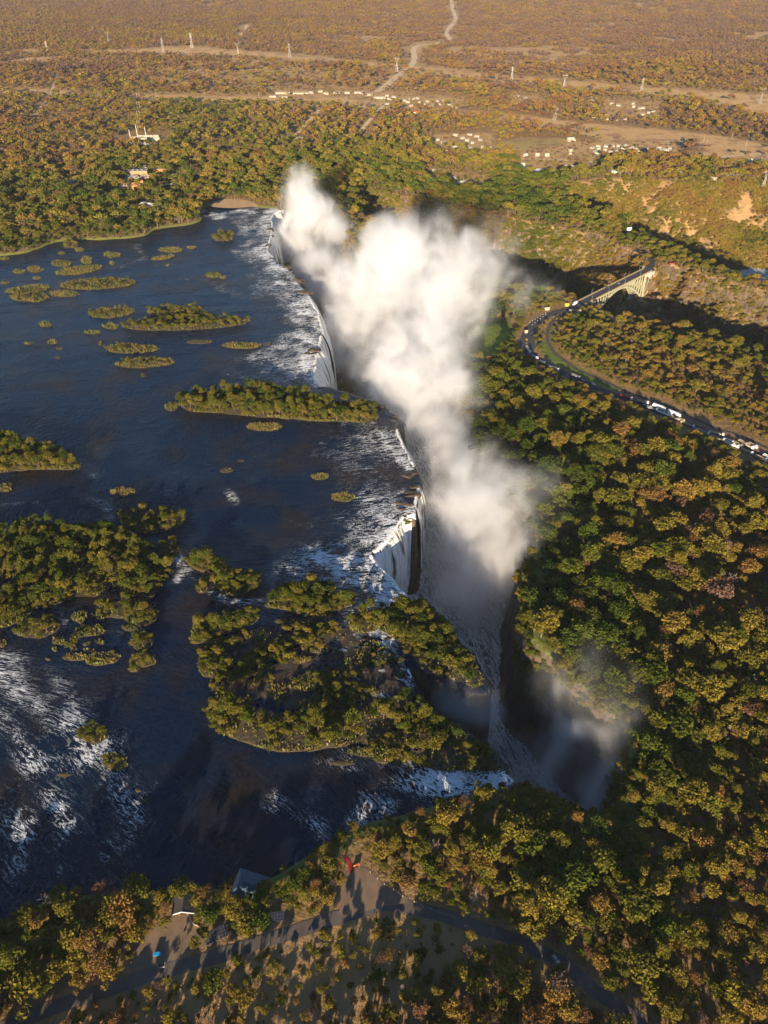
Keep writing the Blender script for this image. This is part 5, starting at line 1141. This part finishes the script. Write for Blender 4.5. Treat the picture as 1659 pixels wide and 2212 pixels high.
for q, (_, x, y, rx, ry, kind, tilt) in enumerate(ISL):
    ta = R(tilt); pl = UP([(x+rx*math.cos(a)*math.cos(ta)-ry*math.sin(a)*math.sin(ta), y+rx*math.cos(a)*math.sin(ta)+ry*math.sin(a)*math.cos(ta)) for a in np.linspace(0, 2*math.pi, 13)[:-1]])
    h = {'g': .5, 'm': .6, 's': .7, 'b': .45}[kind]; me, ol = island_mesh(pl, h, 'islet'); ISL_POLYS.append(ol)
    o = link('islet', me)
    wide = rx/max(ry, .1); szw = 'tiny ' if rx < 8 else 'small ' if rx < 16 else 'long narrow ' if wide > 5 else 'long ' if rx > 45 else 'compact ' if wide < 2 else 'oval ' if wide < 3 else ''
    tag(o, szw+{'g': 'low islet covered with golden reeds ', 'm': 'reedy islet dotted with shrubs ', 's': 'islet crowded with green shrubs and small trees ', 'b': 'flat brown rocky islet with sparse dry grass '}[kind]+zone(x, y), 'islet', 'river islets')
    sp = 1.35 if y > 900 else 1.9
    rp = fill(ol, sp if kind in 'gm' else sp*1.6, 300+q, .3)
    if kind in 'sm' and len(rp): d = sdf(rp[:, 0], rp[:, 1], ol); rp = rp[(d < 4.5) | (rng.uniform(size=len(rp)) < (.6 if kind == 'm' else .15))]
    if kind == 'b': rp = rp[rng.uniform(size=len(rp)) < .45]
    if len(rp):
        ro = link('reeds', reed_mesh([(a, b, h*.6) for a, b in rp], {'g': 2.3, 'm': 2.2, 's': 1.9, 'b': 1.1}[kind], q, [MAT['reed'], MAT['reed_green']]), o); ro['kind'] = 'stuff'
    if kind in 'sm':
        tp = fill(ol, 4.6 if kind == 's' else 7, 700+q, .5); addtrees(tp, h, .36, .85 if kind == 's' else .58, .40, .09, [0, 3, 3, 4, 5], 40+q)
for q, (pts, kind, nm) in enumerate(POLY):
    pl = UP(pts); h = 1.0 if kind != 'r' else .22; me, ol = island_mesh(pl, h, 'island', .5 if kind != 'r' else 2.4)
    if kind == 'r': me.materials.clear(); me.materials.append(MAT['rock'])
    ISL_POLYS.append(ol); o = link('island', me); tag(o, nm, 'island')
    big = fill(ol, 6.0, 800+q, 2.5); d = sdf(big[:, 0], big[:, 1], ol); r_ = rng.uniform(size=len(big))
    crest_isl = q in (8, 9)
    if kind == 'r': big = big[:0]
    if crest_isl:
        k = fbm(big[:, 0], big[:, 1], 22, 3, 44); big = big[(k > (.46 if q == 8 else .40))]
    addtrees(big, h, .5, 1.3, .33, .11, [0, 0, 2, 4, 5, 5, 1], 60+q)
    sh = fill(ol, 3.8, 860+q, -.4); k = fbm(sh[:, 0], sh[:, 1], 18, 3, 46); sh = sh[k > (.50 if crest_isl else .53 if kind == 'r' else .34)]; addtrees(sh, h, .4, .8, .42, .10, [3, 3, 4], 90+q)
    rp = fill(ol, 1.5, 930+q, .2); d = sdf(rp[:, 0], rp[:, 1], ol); rp = rp[((d < (4 if kind != 'r' else 99)) & (fbm(rp[:, 0], rp[:, 1], 12, 2, 55) > (.45 if kind != 'r' else .62))) | (crest_isl & (rng.uniform(size=len(rp)) < .25))]
    ro = link('reeds', reed_mesh([(a, b, .8) for a, b in rp], 1.9, 500+q, [MAT['reed'], MAT['reed_green']]), o); ro['kind'] = 'stuff'

# boulders on the lip and in the shallows
def boulder_mesh(seed):
    r = np.random.default_rng(seed); m = MB(); n = 9; rows = []
    an = np.sort(r.uniform(0, 6.28, n)); rad = r.uniform(.7, 1.15, n)
    for f, z in ((1.1, -.8), (1.0, 0), (.86, .28), (.5, .5)): rows.append([(math.cos(a)*q*f, math.sin(a)*q*f*.7, z+.1*r.uniform(-1, 1)) for a, q in zip(an, rad)])
    vs = [v for rw in rows for v in rw]; fs = [(k*n+j, k*n+(j+1) % n, (k+1)*n+(j+1) % n, (k+1)*n+j) for k in range(3) for j in range(n)]+[tuple(range(3*n, 4*n))]
    m.add(vs, fs); return m.mesh('boulder', MAT['rock'])
BM_ = [boulder_mesh(s) for s in range(5)]
def boulders(line, n, spread, smin, smax, label, group):
    L = smooth_line(UP(line), 3); r = np.random.default_rng(len(line)*7+n)
    for k in range(n):
        p = L[r.integers(len(L))]+r.normal(size=2)*spread
        if inside(np.array([p[0]]), np.array([p[1]]), G1)[0]: continue
        s = r.uniform(smin, smax); o = link('boulder', BM_[k % 5], None, (p[0], p[1], -.1), r.uniform(-.4, .4)); o.scale = (s*1.5, s, s*.8); tag(o, label, 'boulder', group)
boulders([(594,556),(620,578),(646,611),(664,634)], 16, 4, 2.5, 6, 'dark brown rock on the shrubby stretch of crest', 'rocks on the shrubby crest')
boulders([(870,1095),(885,1075),(895,1050),(885,1020)], 14, 3.5, 1.8, 4.5, 'wet brown rock at the lip above the rock pillar', 'rocks above the pillar')
boulders([(650,1350),(720,1420),(790,1400),(830,1440),(720,1500),(620,1460)], 34, 12, .8, 2.4, 'dark rock ledge in the rocky shallows', 'rock ledges in the shallows')
boulders([(590,475),(585,500),(580,530)], 8, 3, 2, 5, 'brown rock on the lip of the farthest falls', 'rocks on the farthest lip')
boulders([(770,862),(820,880),(855,905)], 10, 4, 2, 5, 'bare rock on the tip of the treed island', 'rocks at the tip of the treed island')
boulders([(680,756),(665,765)], 4, 2, 3, 6, 'rock outcrop splitting the tall curtain', 'outcrop rocks on the crest')
for p in UP([(612,572),(622,577),(636,596),(645,605),(652,616),(660,628),(588,490),(586,505),(582,520),(672,760)]): TP.append((p[0]-2, p[1], .6, rng.uniform(.4, .7), .3, 3))

# ------------------------------------------------------------------ woodland on the land
def jit(x0, x1, y0, y1, sp, seed):
    r = np.random.default_rng(seed); X, Y = np.meshgrid(np.arange(x0, x1, sp), np.arange(y0, y1, sp))
    return X.ravel()+r.uniform(-.46, .46, X.size)*sp, Y.ravel()+r.uniform(-.46, .46, Y.size)*sp, r
def in_view(X, Y, m=70): return (np.abs(X) < .60*Y+m+150) & (Y > 20)
RD = [(c[::4] if len(c) > 12 else c, h) for c, h in ROADS]
TRUCKS = UP([(1270,815),(1330,840),(1370,852),(1420,862),(1470,884),(1530,910),(1600,938),(1690,975),(1700,1040),(1640,1022),(1570,985),(1500,950),(1440,922),(1380,893),(1320,868),(1260,838)])
def allowed(X, Y, r):
    ok = np.ones(X.shape, bool)
    for c, h in RD:
        c2 = np.vstack([c, ROADS[[i for i, q in enumerate(RD) if q[0] is c][0]][0][-1:]])
        lo = c2.min(0)-30; hi = c2.max(0)+30; k = (X > lo[0]) & (X < hi[0]) & (Y > lo[1]) & (Y < hi[1])
        if k.any(): ok[k] &= dist_line(X[k], Y[k], c2) > h+(2.2 if c is not RD[1][0] else 6.5)
    for hx, hy, hr in HOUSES: ok &= (X-hx)**2+(Y-hy)**2 > hr*hr
    for p in (LOT, CAMPUS, BEACH, FIELD, LAWN, SOLAR_CLEAR): ok &= sdf(X, Y, p) < (1.5 if p is not LAWN else 0) 
    ok &= sdf(X, Y, VERGE) < 0
    ok &= sdf(X, Y, TRUCKS) < 0
    dry, gr, rk = cover(X, Y)
    ok &= r.uniform(size=X.size) > np.clip((dry-.5)*2.1, .0, .985)
    return ok, dry
def tone_at(X, Y, r):
    n1 = fbm(X, Y, 70, 3, 500)-.5; n2 = fbm(X, Y, 420, 3, 520)-.5; dR = dist_line(X, Y, L_rim[::3])
    t = .17 + .28*sstep(30, 150, dR) + .30*sstep(310, 170, Y)
    t = np.where((Y > 180) & (Y < 760) & (X > 60), t, t)
    plate = sstep(0, 60, X - np.interp(Y, [400, 520, 640, 760], [410, 380, 300, 240]))*((Y > 380) & (Y < 1000))
    t = np.where(plate > .5, .57, t)
    south = (Y < 200) & (X < 30); t = np.where(south, .52+.14*sstep(130, 90, Y), t)
    farb = (Y > 1050); t = np.where(farb, .31 + .27*sstep(1380, 1750, Y) + .16*sstep(2200, 3200, Y), t)
    t = np.where(farb & (X > 300), t+.10, t)
    gl = (Y > 1350) & (Y < 1750) & (X > -250) & (X < 1000); t = np.where(gl, t+.02, t)
    return np.clip(t + n1*.42 + n2*.45 + r.normal(size=X.size)*.115, 0, 1)
def zz_at(X, Y): return terrain(X, Y)
NT = []
def woods(x0, x1, y0, y1, sp, seed, lod, smin, smax, shapes, prob=1.0, tshift=0.0, shrubs=False):
    X, Y, r = jit(x0, x1, y0, y1, sp, seed); k = in_view(X, Y); X, Y = X[k], Y[k]
    k = (sdf(X, Y, RIVER) < -1.0) if y0 < 1700 else np.ones(X.shape, bool); X, Y = X[k], Y[k]
    k = r.uniform(size=X.size) < prob; X, Y = X[k], Y[k]
    ok, dry = allowed(X, Y, r); X, Y, dry = X[ok], Y[ok], dry[ok]
    if y0 < 1700: Z = zgrid(X, Y); g = inside(X, Y, G1) | inside(X, Y, G2)
    else: Z, g = rolling(X, Y), np.zeros(X.shape, bool)
    # on gorge walls only shrubs on the gentler slopes, none on the floor
    e = 2.5; zx = zgrid(X+e, Y) if y0 < 1700 else Z; zy = zgrid(X, Y+e) if y0 < 1700 else Z
    sl = np.hypot(zx-Z, zy-Z)/e; g2 = inside(X, Y, G2); keep = (~g & (sl < 1.2)) | (g & (sl < 7.5) & (Z > -118+22*(Y < 760)) & (~g2 | (fbm(X, Y, 38, 3, 360)+.30*r.uniform(size=X.size) > .54))); X, Y, Z, g, dry, sl = X[keep], Y[keep], Z[keep], g[keep], dry[keep], sl[keep]
    t = tone_at(X, Y, r)+tshift; t = np.clip(t + .12*dry, 0, 1); s = np.clip((smin+smax)*.44*np.exp(r.normal(size=X.size)*.36)*(1+.5*(fbm(X, Y, 45, 2, 333)-.5)), .34, 1.9); plat = (X > np.interp(Y, [400, 520, 640, 760], [405, 375, 295, 235])) & (Y > 380) & (Y < 1000)
    bigz = 1+.42*sstep(230, 340, Y)*(Y < 900)*sstep(20, 80, X)*(~plat) - .15*plat + .55*((Y > 1180) & (Y < 1600)) + .3*(Y >= 1600)
    drd = np.minimum(dist_line(X, Y, C_main[::4]), dist_line(X, Y, C_rail[::4])); drd = np.minimum(drd, np.hypot(X-BM[0], Y-BM[1])-78); inv = np.zeros(X.shape, bool)
    for p in VILL: inv |= sdf(X, Y, p) > -12
    s = np.minimum(s*bigz, 2.3); s = np.minimum(s, np.clip(.36+drd/38, .42, 3)); s = np.where(inv, np.minimum(s*.62, .85), s); thn = r.uniform(size=X.size) < 1/np.maximum(bigz, 1)**1.2
    s = np.where(g, np.clip(s*.85, .45, 1.1), s)
    t = np.where(g, np.clip(t*.55+.20+.45*(fbm(X, Y, 50, 2, 350)-.4), 0, 1), t)
    idx = r.choice(shapes, X.size); idx = np.where(g, r.choice([3, 4, 4, 0], X.size), idx); bare = r.uniform(size=X.size) < np.clip((t-.3)*.22, 0, .09); idx = np.where(bare & ~g & (lod == 0), r.integers(NS, NS+2, X.size), idx)
    thin = (r.uniform(size=X.size) < np.clip((t-.28)*.55, 0, .22)) & ~g & (idx < NS) & (idx != 3); idx = np.where(thin, r.integers(6, 8, X.size), idx); t = np.where(thin, np.clip(t+.22, 0, 1), t)
    return np.column_stack([X, Y, Z-.15, s, t, idx, r.uniform(0, 6.28, X.size)])[thn | g]
SOUTH_OPEN = SOUTH
wall_near = woods(-60, 260, 170, 720, 4.2, 78, 0, .5, .9, [3, 4, 4, 0], .85, -.08); wall_near = wall_near[(wall_near[:, 2] < -1.5) & (wall_near[:, 2] > -48)]; wall_near[:, 5] = np.where(wall_near[:, 5] >= NS, 3, wall_near[:, 5])
near = np.vstack([wall_near[wall_near[:, 1] < 560], woods(-420, 560, 62, 560, 6.6, 1, 0, .62, 1.18, [0, 1, 2, 4, 5, 8, 5, 8]), woods(-420, 560, 62, 560, 4.6, 2, 0, .55, 1.0, [3, 3, 4], .45)])
so = inside(near[:, 0], near[:, 1], SOUTH); dens = np.random.default_rng(5).uniform(size=len(near)); near = near[~so | (dens < .85)]
so = inside(near[:, 0], near[:, 1], SOUTH); near[so, 3] *= .58
isl = np.array([(a, b, c-.1, d, e, f, random.uniform(0, 6.28)) for a, b, c, d, e, f in TP])
near = np.vstack([near, isl[isl[:, 1] < 560]])
mid = np.vstack([wall_near[wall_near[:, 1] >= 560], woods(-800, 620, 560, 1180, 6.8, 3, 1, .6, 1.15, [0, 1, 2, 4, 5, 8, 5, 8]), woods(-800, 620, 560, 1180, 5.6, 4, 1, .6, 1.0, [3, 3, 4], .5), isl[isl[:, 1] >= 560]])
wall_pts = woods(-200, 1100, 700, 1640, 4.3, 77, 2, .85, 1.25, [3, 4, 4, 0], .9); wall_pts = wall_pts[wall_pts[:, 2] < -4]
hind = np.vstack([wall_pts, woods(-1150, 1150, 1180, 1700, 7.6, 5, 2, .7, 1.3, [0, 1, 2, 4, 5, 8, 5, 8]), woods(-1150, 1150, 1180, 1700, 6.5, 8, 2, .6, 1.0, [3, 3, 4], .4)])
far1 = np.vstack([woods(-1900, 1900, 1700, 2900, 9.6, 6, 2, .7, 1.25, [0, 2, 4, 5, 0, 5, 3], .92)])
def patches():
    X, Y, r = jit(-4700, 4700, 2870, 8600, 46, 9); k = (np.abs(X) < .52*Y+250); X, Y = X[k], Y[k]
    dry, gr, rk = cover(X, Y); k = r.uniform(size=X.size) > np.where(dry > .75, .55, 0)
    for p in (STRIP1,): k &= sdf(X, Y, p) < -22
    for c, h in RD: k &= dist_line(X, Y, c) > h+30
    X, Y = X[k], Y[k]; t = np.clip(tone_at(X, Y, r)*.75+.26, 0, 1)
    return np.column_stack([X, Y, rolling(X, Y)-.3, r.uniform(.75, 1.15, X.size), t, r.integers(0, 6, X.size), r.uniform(0, 6.28, X.size)])
fp_ = patches()
# ------------------------------------------------------------------ the nearest trees as things of their own
fwd = near[:, 1]*CN + (CAM_H-near[:, 2])*SN; vx = 829.5+FPX*near[:, 0]/fwd; vy = 1106-FPX*(near[:, 1]*SN+(near[:, 2]+5-CAM_H)*CN)/fwd
seen = (vx > 5) & (vx < 1654) & (vy > 0) & (vy < 2205) & (near[:, 1] < 330)
size = near[:, 3]/fwd*np.where(near[:, 5] == 3, .55, 1)
kindof = np.where(near[:, 5] >= NS, 3, np.where(near[:, 5] == 3, 4, np.where(near[:, 4] < .38, 0, np.where(near[:, 4] < .62, 1, 2))))
pick = np.zeros(len(near), bool)
KN = [('green_tree', 'leafy green tree', 'green leaved trees', 230), ('golden_tree', 'tree with golden yellow foliage', 'golden leaved trees', 230), ('russet_tree', 'tree with rust brown dry leaves', 'rust brown trees', 110), ('bare_tree', 'leafless pale branched tree', 'bare trees', 40), ('shrub', 'low rounded shrub', 'low shrubs', 60)]
near_roads = [C_near[::4]]
dn_road = dist_line(near[:, 0], near[:, 1], C_near[::3]); dn_rim = dist_line(near[:, 0], near[:, 1], L_rim[::3]); dn_sh = dist_line(near[:, 0], near[:, 1], L_sn[::3]); rv = sdf(near[:, 0], near[:, 1], RIVER)
for ki, (nm, lab, grp, cnt) in enumerate(KN):
    c = np.where(seen & (kindof == ki))[0]; c = c[np.argsort(-size[c])][:cnt]; pick[c] = True
    for i in c:
        x, y, z, s, t, sh, rz = near[i]; sh = int(sh)
        where = 'on a river island' if rv[i] > 0 else 'on the rim of the gorge' if dn_rim[i] < 14 else 'on the near river bank' if dn_sh[i] < 13 else 'at the side of the grey road' if dn_road[i] < 9 else 'in the open scrub below the road' if inside(np.array([x]), np.array([y]), SOUTH)[0] else 'between the grey road and the gorge' if x > -30 else 'in the wood around the lodge' 
        big = 'very large ' if s > 1.35 else 'large ' if s > 1.05 else 'small ' if s < .6 else ''
        crn = ('round crowned', 'flat topped', 'tall narrow', 'low domed', 'ragged spreading', 'high domed', 'thin leaved', 'sparse upright', 'broad layered', 'upright', 'wide branching')[sh]
        hue = ('deep green', 'mid green', 'olive green') [min(2, int(t/.13))] if ki == 0 else ('yellow green', 'golden yellow', 'tan gold')[min(2, int((t-.38)/.08))] if ki == 1 else ('orange brown', 'red brown', 'grey brown')[min(2, int((t-.62)/.11))] if ki == 2 else 'leafless pale' if ki == 3 else ('green', 'olive', 'golden', 'rusty')[min(3, int(t/.2))]
        lab = crn+' '+hue+(' shrub' if ki == 4 else ' tree')
        o = empty(nm, (x, y, z), rz); o.scale = (s, s, s); tag(o, big+lab+' '+where, 'shrub' if ki == 4 else 'tree', grp)
        if sh >= NS: link('branches', BARES[sh-NS], o)
        else:
            if ki != 4: link('trunk', TRUNKS[sh], o)
            cr = link('crown', CROWNS[0][sh], o); cr['tone'] = float(t)
near = near[~pick]
def put(name, A_, col, label): scatter(name, A_[:, :3], A_[:, 6], A_[:, 3], A_[:, 4], A_[:, 5], col, label)
put('woodland', near, lodcols[0], 'dense green and golden woodland around the near end of the gorge')
put('woodland', mid, lodcols[0], 'green rainforest along the gorge and bush around the bridge road')
put('woodland', hind, lodcols[1], 'riverside trees and bush on the gorge slopes beyond the falls')
put('bushland', far1, lodcols[2], 'rust brown bushland around the villages and clearings')
put('bushland', fp_, patchcol, 'endless dry bushland fading towards the distance')
print('trees', len(near), len(mid), len(hind), len(far1), len(fp_), pick.sum())
# ------------------------------------------------------------------ spray rising out of the gorge
BL_ = [  # photo x, photo y, level, radius, strength
 (612,470,-20,26,1),(606,505,-40,26,.8),(640,470,20,34,1),(645,430,50,30,.9),(660,398,80,24,.7),(672,375,98,18,.5),(690,470,30,36,1),(720,500,15,34,.9),(650,520,-20,38,1),(620,540,-50,30,1),(690,560,-5,42,1),(650,590,-50,36,1),(700,620,-30,46,1),(740,590,10,34,.8),
 (770,610,20,40,1),(810,580,50,38,1),(850,560,80,38,1),(900,550,100,40,1),(950,545,118,40,1),(1000,560,120,38,1),(1050,585,110,34,.9),(1095,610,96,24,.55),(1140,615,86,20,.42),(1180,625,80,18,.30),(1205,628,78,14,.18),(1125,645,62,20,.2),
 (830,640,30,50,1),(900,640,55,55,1),(960,640,80,50,1),(1010,640,80,42,.9),(760,690,-30,46,1),(830,720,0,52,1),(900,720,25,54,1),(950,720,45,44,1),(985,700,60,30,.7),(755,760,-60,42,1),(810,800,-30,46,1),(870,800,0,48,1),(930,800,20,44,1),(960,770,35,34,.8),
 (840,850,-40,36,1),(890,860,-15,40,1),(940,870,5,38,1),(965,850,15,28,.8),(900,910,-40,32,1),(935,930,-15,36,1),(975,930,0,32,.9),(1000,960,10,28,.7),(925,970,-50,30,1),(960,1000,-25,38,1),(1010,1010,10,34,.9),(1050,1035,28,30,.8),(1085,1070,36,26,.65),(1115,1095,36,18,.4),(1140,1075,40,20,.32),(1175,1045,45,22,.24),(1190,1100,30,22,.16),
 (960,1070,-55,36,1),(1000,1080,-20,40,1),(1050,1100,0,38,.9),(1085,1130,5,30,.7),(985,1140,-60,38,1),(1040,1160,-35,40,.95),(1085,1180,-20,30,.7),(980,1210,-75,36,1),(1030,1230,-55,40,.95),(1080,1230,-40,32,.7),(960,1250,-88,30,1),(1020,1290,-70,36,.85),(1075,1290,-55,30,.6),(1050,1340,-80,34,.55),(1100,1340,-60,26,.35),(1095,1390,-80,26,.28),
 (960,1495,-20,15,.7),(1000,1508,-18,18,.8),(1035,1525,-25,16,.55),(985,1540,-45,22,.65),(1030,1570,-62,22,.4),(1060,1610,-75,22,.35),
 (1225,1495,-8,20,.30),(1285,1520,2,22,.26),(1335,1545,4,20,.2),(1250,1575,-20,23,.55),(1305,1600,-14,21,.5),(1275,1655,-28,21,.75),(1295,1710,-28,19,.85),(1320,1660,-18,17,.6),(1240,1690,-40,21,.8),(1190,1690,-50,22,.75),(1140,1670,-50,20,.65),(1200,1620,-45,24,.55),(1130,1600,-75,22,.35),(1110,1500,-75,22,.2),(1320,1490,2,22,.16),(1270,1450,2,22,.14),
 (790,960,4,9,.10),(1330,470,-45,9,.16),(1340,485,-60,9,.18)]
VS = 3.2
bc = np.array([(*U(a, b, z), z) for a, b, z, r, s in BL_]); br_ = np.array([q[3] for q in BL_], float)*1.0; bs_ = np.array([q[4] for q in BL_])
lo = (bc-br_[:, None]*1.4).min(0); hi = (bc+br_[:, None]*1.4).max(0); lo[2] = max(lo[2], -99)
dims = np.ceil((hi-lo)/VS).astype(int)+1; hi = lo+(dims-1)*VS
ax = [lo[i]+np.arange(dims[i])*VS for i in range(3)]
KS = 6.0; sw = np.zeros(dims, np.float32); sws = np.zeros(dims, np.float32)
for c, r, s in zip(bc, br_, bs_):
    sl = []; rr = r*1.75
    for i in range(3):
        a = max(0, int((c[i]-rr-lo[i])/VS)); b = min(dims[i], int((c[i]+rr-lo[i])/VS)+2); sl.append(slice(a, b))
    g = [ax[i][sl[i]]-c[i] for i in range(3)]
    d = np.sqrt(g[0][:, None, None]**2+g[1][None, :, None]**2+g[2][None, None, :]**2)/r
    w = np.exp(KS*(1-d))*(d < 1.75); sw[tuple(sl)] += w; sws[tuple(sl)] += w*s
act = sw > .02; fld = np.log(np.maximum(sw[act], 1e-6))/KS; stg = sws[act]/np.maximum(sw[act], 1e-6)
GX, GY, GZ = np.meshgrid(*[a.astype(np.float32) for a in ax], indexing='ij')
X3 = np.stack([GX[act], GY[act], GZ[act]], 1)
def n3(P, cell, seed, zs=1.0):
    """trilinear value noise on a wrapped 64^3 lattice"""
    L = np.random.default_rng(seed).uniform(0, 1, 64**3).astype(np.float32)
    Q = P/np.array([cell, cell, cell/zs], np.float32); k = np.floor(Q).astype(np.int32); f = Q-k; f = f*f*(3-2*f); k &= 63; k1 = (k+1) & 63; o = 0
    for a in (0, 1):
        for b in (0, 1):
            for c in (0, 1):
                kk = ((k1 if a else k)[:, 0]*64+(k1 if b else k)[:, 1])*64+(k1 if c else k)[:, 2]
                o = o + L[kk]*(f[:, 0] if a else 1-f[:, 0])*(f[:, 1] if b else 1-f[:, 1])*(f[:, 2] if c else 1-f[:, 2])
    return o
wp = np.stack([n3(X3, 38, 11)-.5, n3(X3, 38, 12)-.5, n3(X3, 38, 13)-.5], 1)*34 + np.stack([n3(X3, 15, 21)-.5, n3(X3, 15, 22)-.5, n3(X3, 15, 23)-.5], 1)*12
Pw = (X3+wp).astype(np.float32)
nz = .0
for cell, am, sd in ((70, .42, 1), (34, .30, 2), (17, .20, 3), (8.5, .12, 4)): nz = nz + am*(2*n3(Pw, cell, sd, .75)-1)
nz = nz/nz.std(); nz2 = (n3(Pw+31, 46, 41, .6)-.5)*2+(n3(Pw-17, 20, 42, .6)-.5)*1.3+(n3(Pw, 9, 43, .6)-.5)*.7; nz2 = nz2/nz2.std(); nzf = n3(Pw*1.0, 5.5, 51, .6)+n3(Pw, 11, 52, .5)-1; nzf = nzf/nzf.std()
ht = np.clip((X3[:, 2]+60)/160, 0, 1)
e1 = fld-.06 + nz*(.15+.14*ht) + nzf*.085
core = np.clip(e1/.62, 0, 1); core = core**1.75*np.clip(.60+.34*nz2+.10*nzf, .06, 1.3)
veil = np.clip((fld+.42+.24*nz)/.75, 0, 1)**2*.11*np.clip(.7+.6*nz2+.2*nzf, .03, 2.4)
d1 = (stg**1.25)*np.maximum(core, veil)*(1+1.3*(X3[:, 1] < 335))
dens = np.zeros(dims, np.float32); dens[act] = np.clip(d1, 0, 1)
print('mist', dims, dens.max(), (dens > 0).mean())
mm = bpy.data.meshes.new('mist'); nvx = int(np.prod(dims)); mm.vertices.add(nvx); attr(mm, 'd', dens.transpose(2, 1, 0).ravel())
mo = tag(link('mist', mm), 'tall white cloud of spray billowing out of the gorge', kind='stuff')
g = bpy.data.node_groups.new('mist', 'GeometryNodeTree'); g.interface.new_socket('Geometry', in_out='INPUT', socket_type='NodeSocketGeometry'); g.interface.new_socket('Geometry', in_out='OUTPUT', socket_type='NodeSocketGeometry')
N = g.nodes; Lk = g.links.new; gi = N.new('NodeGroupInput'); go = N.new('NodeGroupOutput')
vc = N.new('GeometryNodeVolumeCube'); ps = N.new('GeometryNodeInputPosition'); sx = N.new('ShaderNodeSeparateXYZ'); Lk(ps.outputs[0], sx.inputs[0])
def mth(op, a, b=None):
    n = N.new('ShaderNodeMath'); n.operation = op
    for i, v in enumerate((a, b)):
        if v is None: continue
        if isinstance(v, (int, float)): n.inputs[i].default_value = v
        else: Lk(v, n.inputs[i])
    return n.outputs[0]
ids = [mth('ROUND', mth('DIVIDE', mth('SUBTRACT', sx.outputs[i], float(lo[i])), VS)) for i in range(3)]
def imath(op, a, b):
    n = N.new('FunctionNodeIntegerMath'); n.operation = op
    for i, v in enumerate((a, b)):
        if isinstance(v, int): n.inputs[i].default_value = v
        else: Lk(v, n.inputs[i])
    return n.outputs[0]
f2i = []
for q in ids: n = N.new('FunctionNodeFloatToInt'); Lk(q, n.inputs[0]); f2i.append(n.outputs[0])
ix = imath('ADD', f2i[0], imath('MULTIPLY', int(dims[0]), imath('ADD', f2i[1], imath('MULTIPLY', int(dims[1]), f2i[2]))))
na = N.new('GeometryNodeInputNamedAttribute'); na.data_type = 'FLOAT'; na.inputs[0].default_value = 'd'
si = N.new('GeometryNodeSampleIndex'); si.data_type = 'FLOAT'; si.domain = 'POINT'; Lk(gi.outputs[0], si.inputs['Geometry']); Lk(na.outputs[0], si.inputs['Value']); Lk(ix, si.inputs['Index'])
Lk(si.outputs[0], vc.inputs['Density']); vc.inputs['Background'].default_value = 0.0
vc.inputs['Min'].default_value = tuple(lo); vc.inputs['Max'].default_value = tuple(hi)
for i, k in enumerate('XYZ'): vc.inputs['Resolution '+k].default_value = int(dims[i])
sm = N.new('GeometryNodeSetMaterial'); Lk(vc.outputs[0], sm.inputs[0]); Lk(sm.outputs[0], go.inputs[0])
nt = Nt('mist'); pv = nt.n('VolumePrincipled'); pv.inputs['Color'].default_value = (.885, .89, .905, 1); pv.inputs['Density'].default_value = .06; pv.inputs['Anisotropy'].default_value = 0.0
nt.l(pv.outputs[0], nt.out.inputs['Volume']); sm.inputs['Material'].default_value = nt.m; mm.materials.append(nt.m)
mo.modifiers.new('mist', 'NODES').node_group = g

# ------------------------------------------------------------------ dry season haze
HAZE = True
if HAZE:
    m = MB(); m.box(-9500, 9500, -1400, 13500, -160, 420); nt = Nt('haze'); pv = nt.n('VolumePrincipled'); pv.inputs['Color'].default_value = (.80, .86, 1.0, 1); pv.inputs['Density'].default_value = .000016; pv.inputs['Anisotropy'].default_value = 0.0
    nt.l(pv.outputs[0], nt.out.inputs['Volume']); tag(link('haze', m.mesh('haze', nt.m)), 'pale dry season haze over the far bushland', kind='stuff')
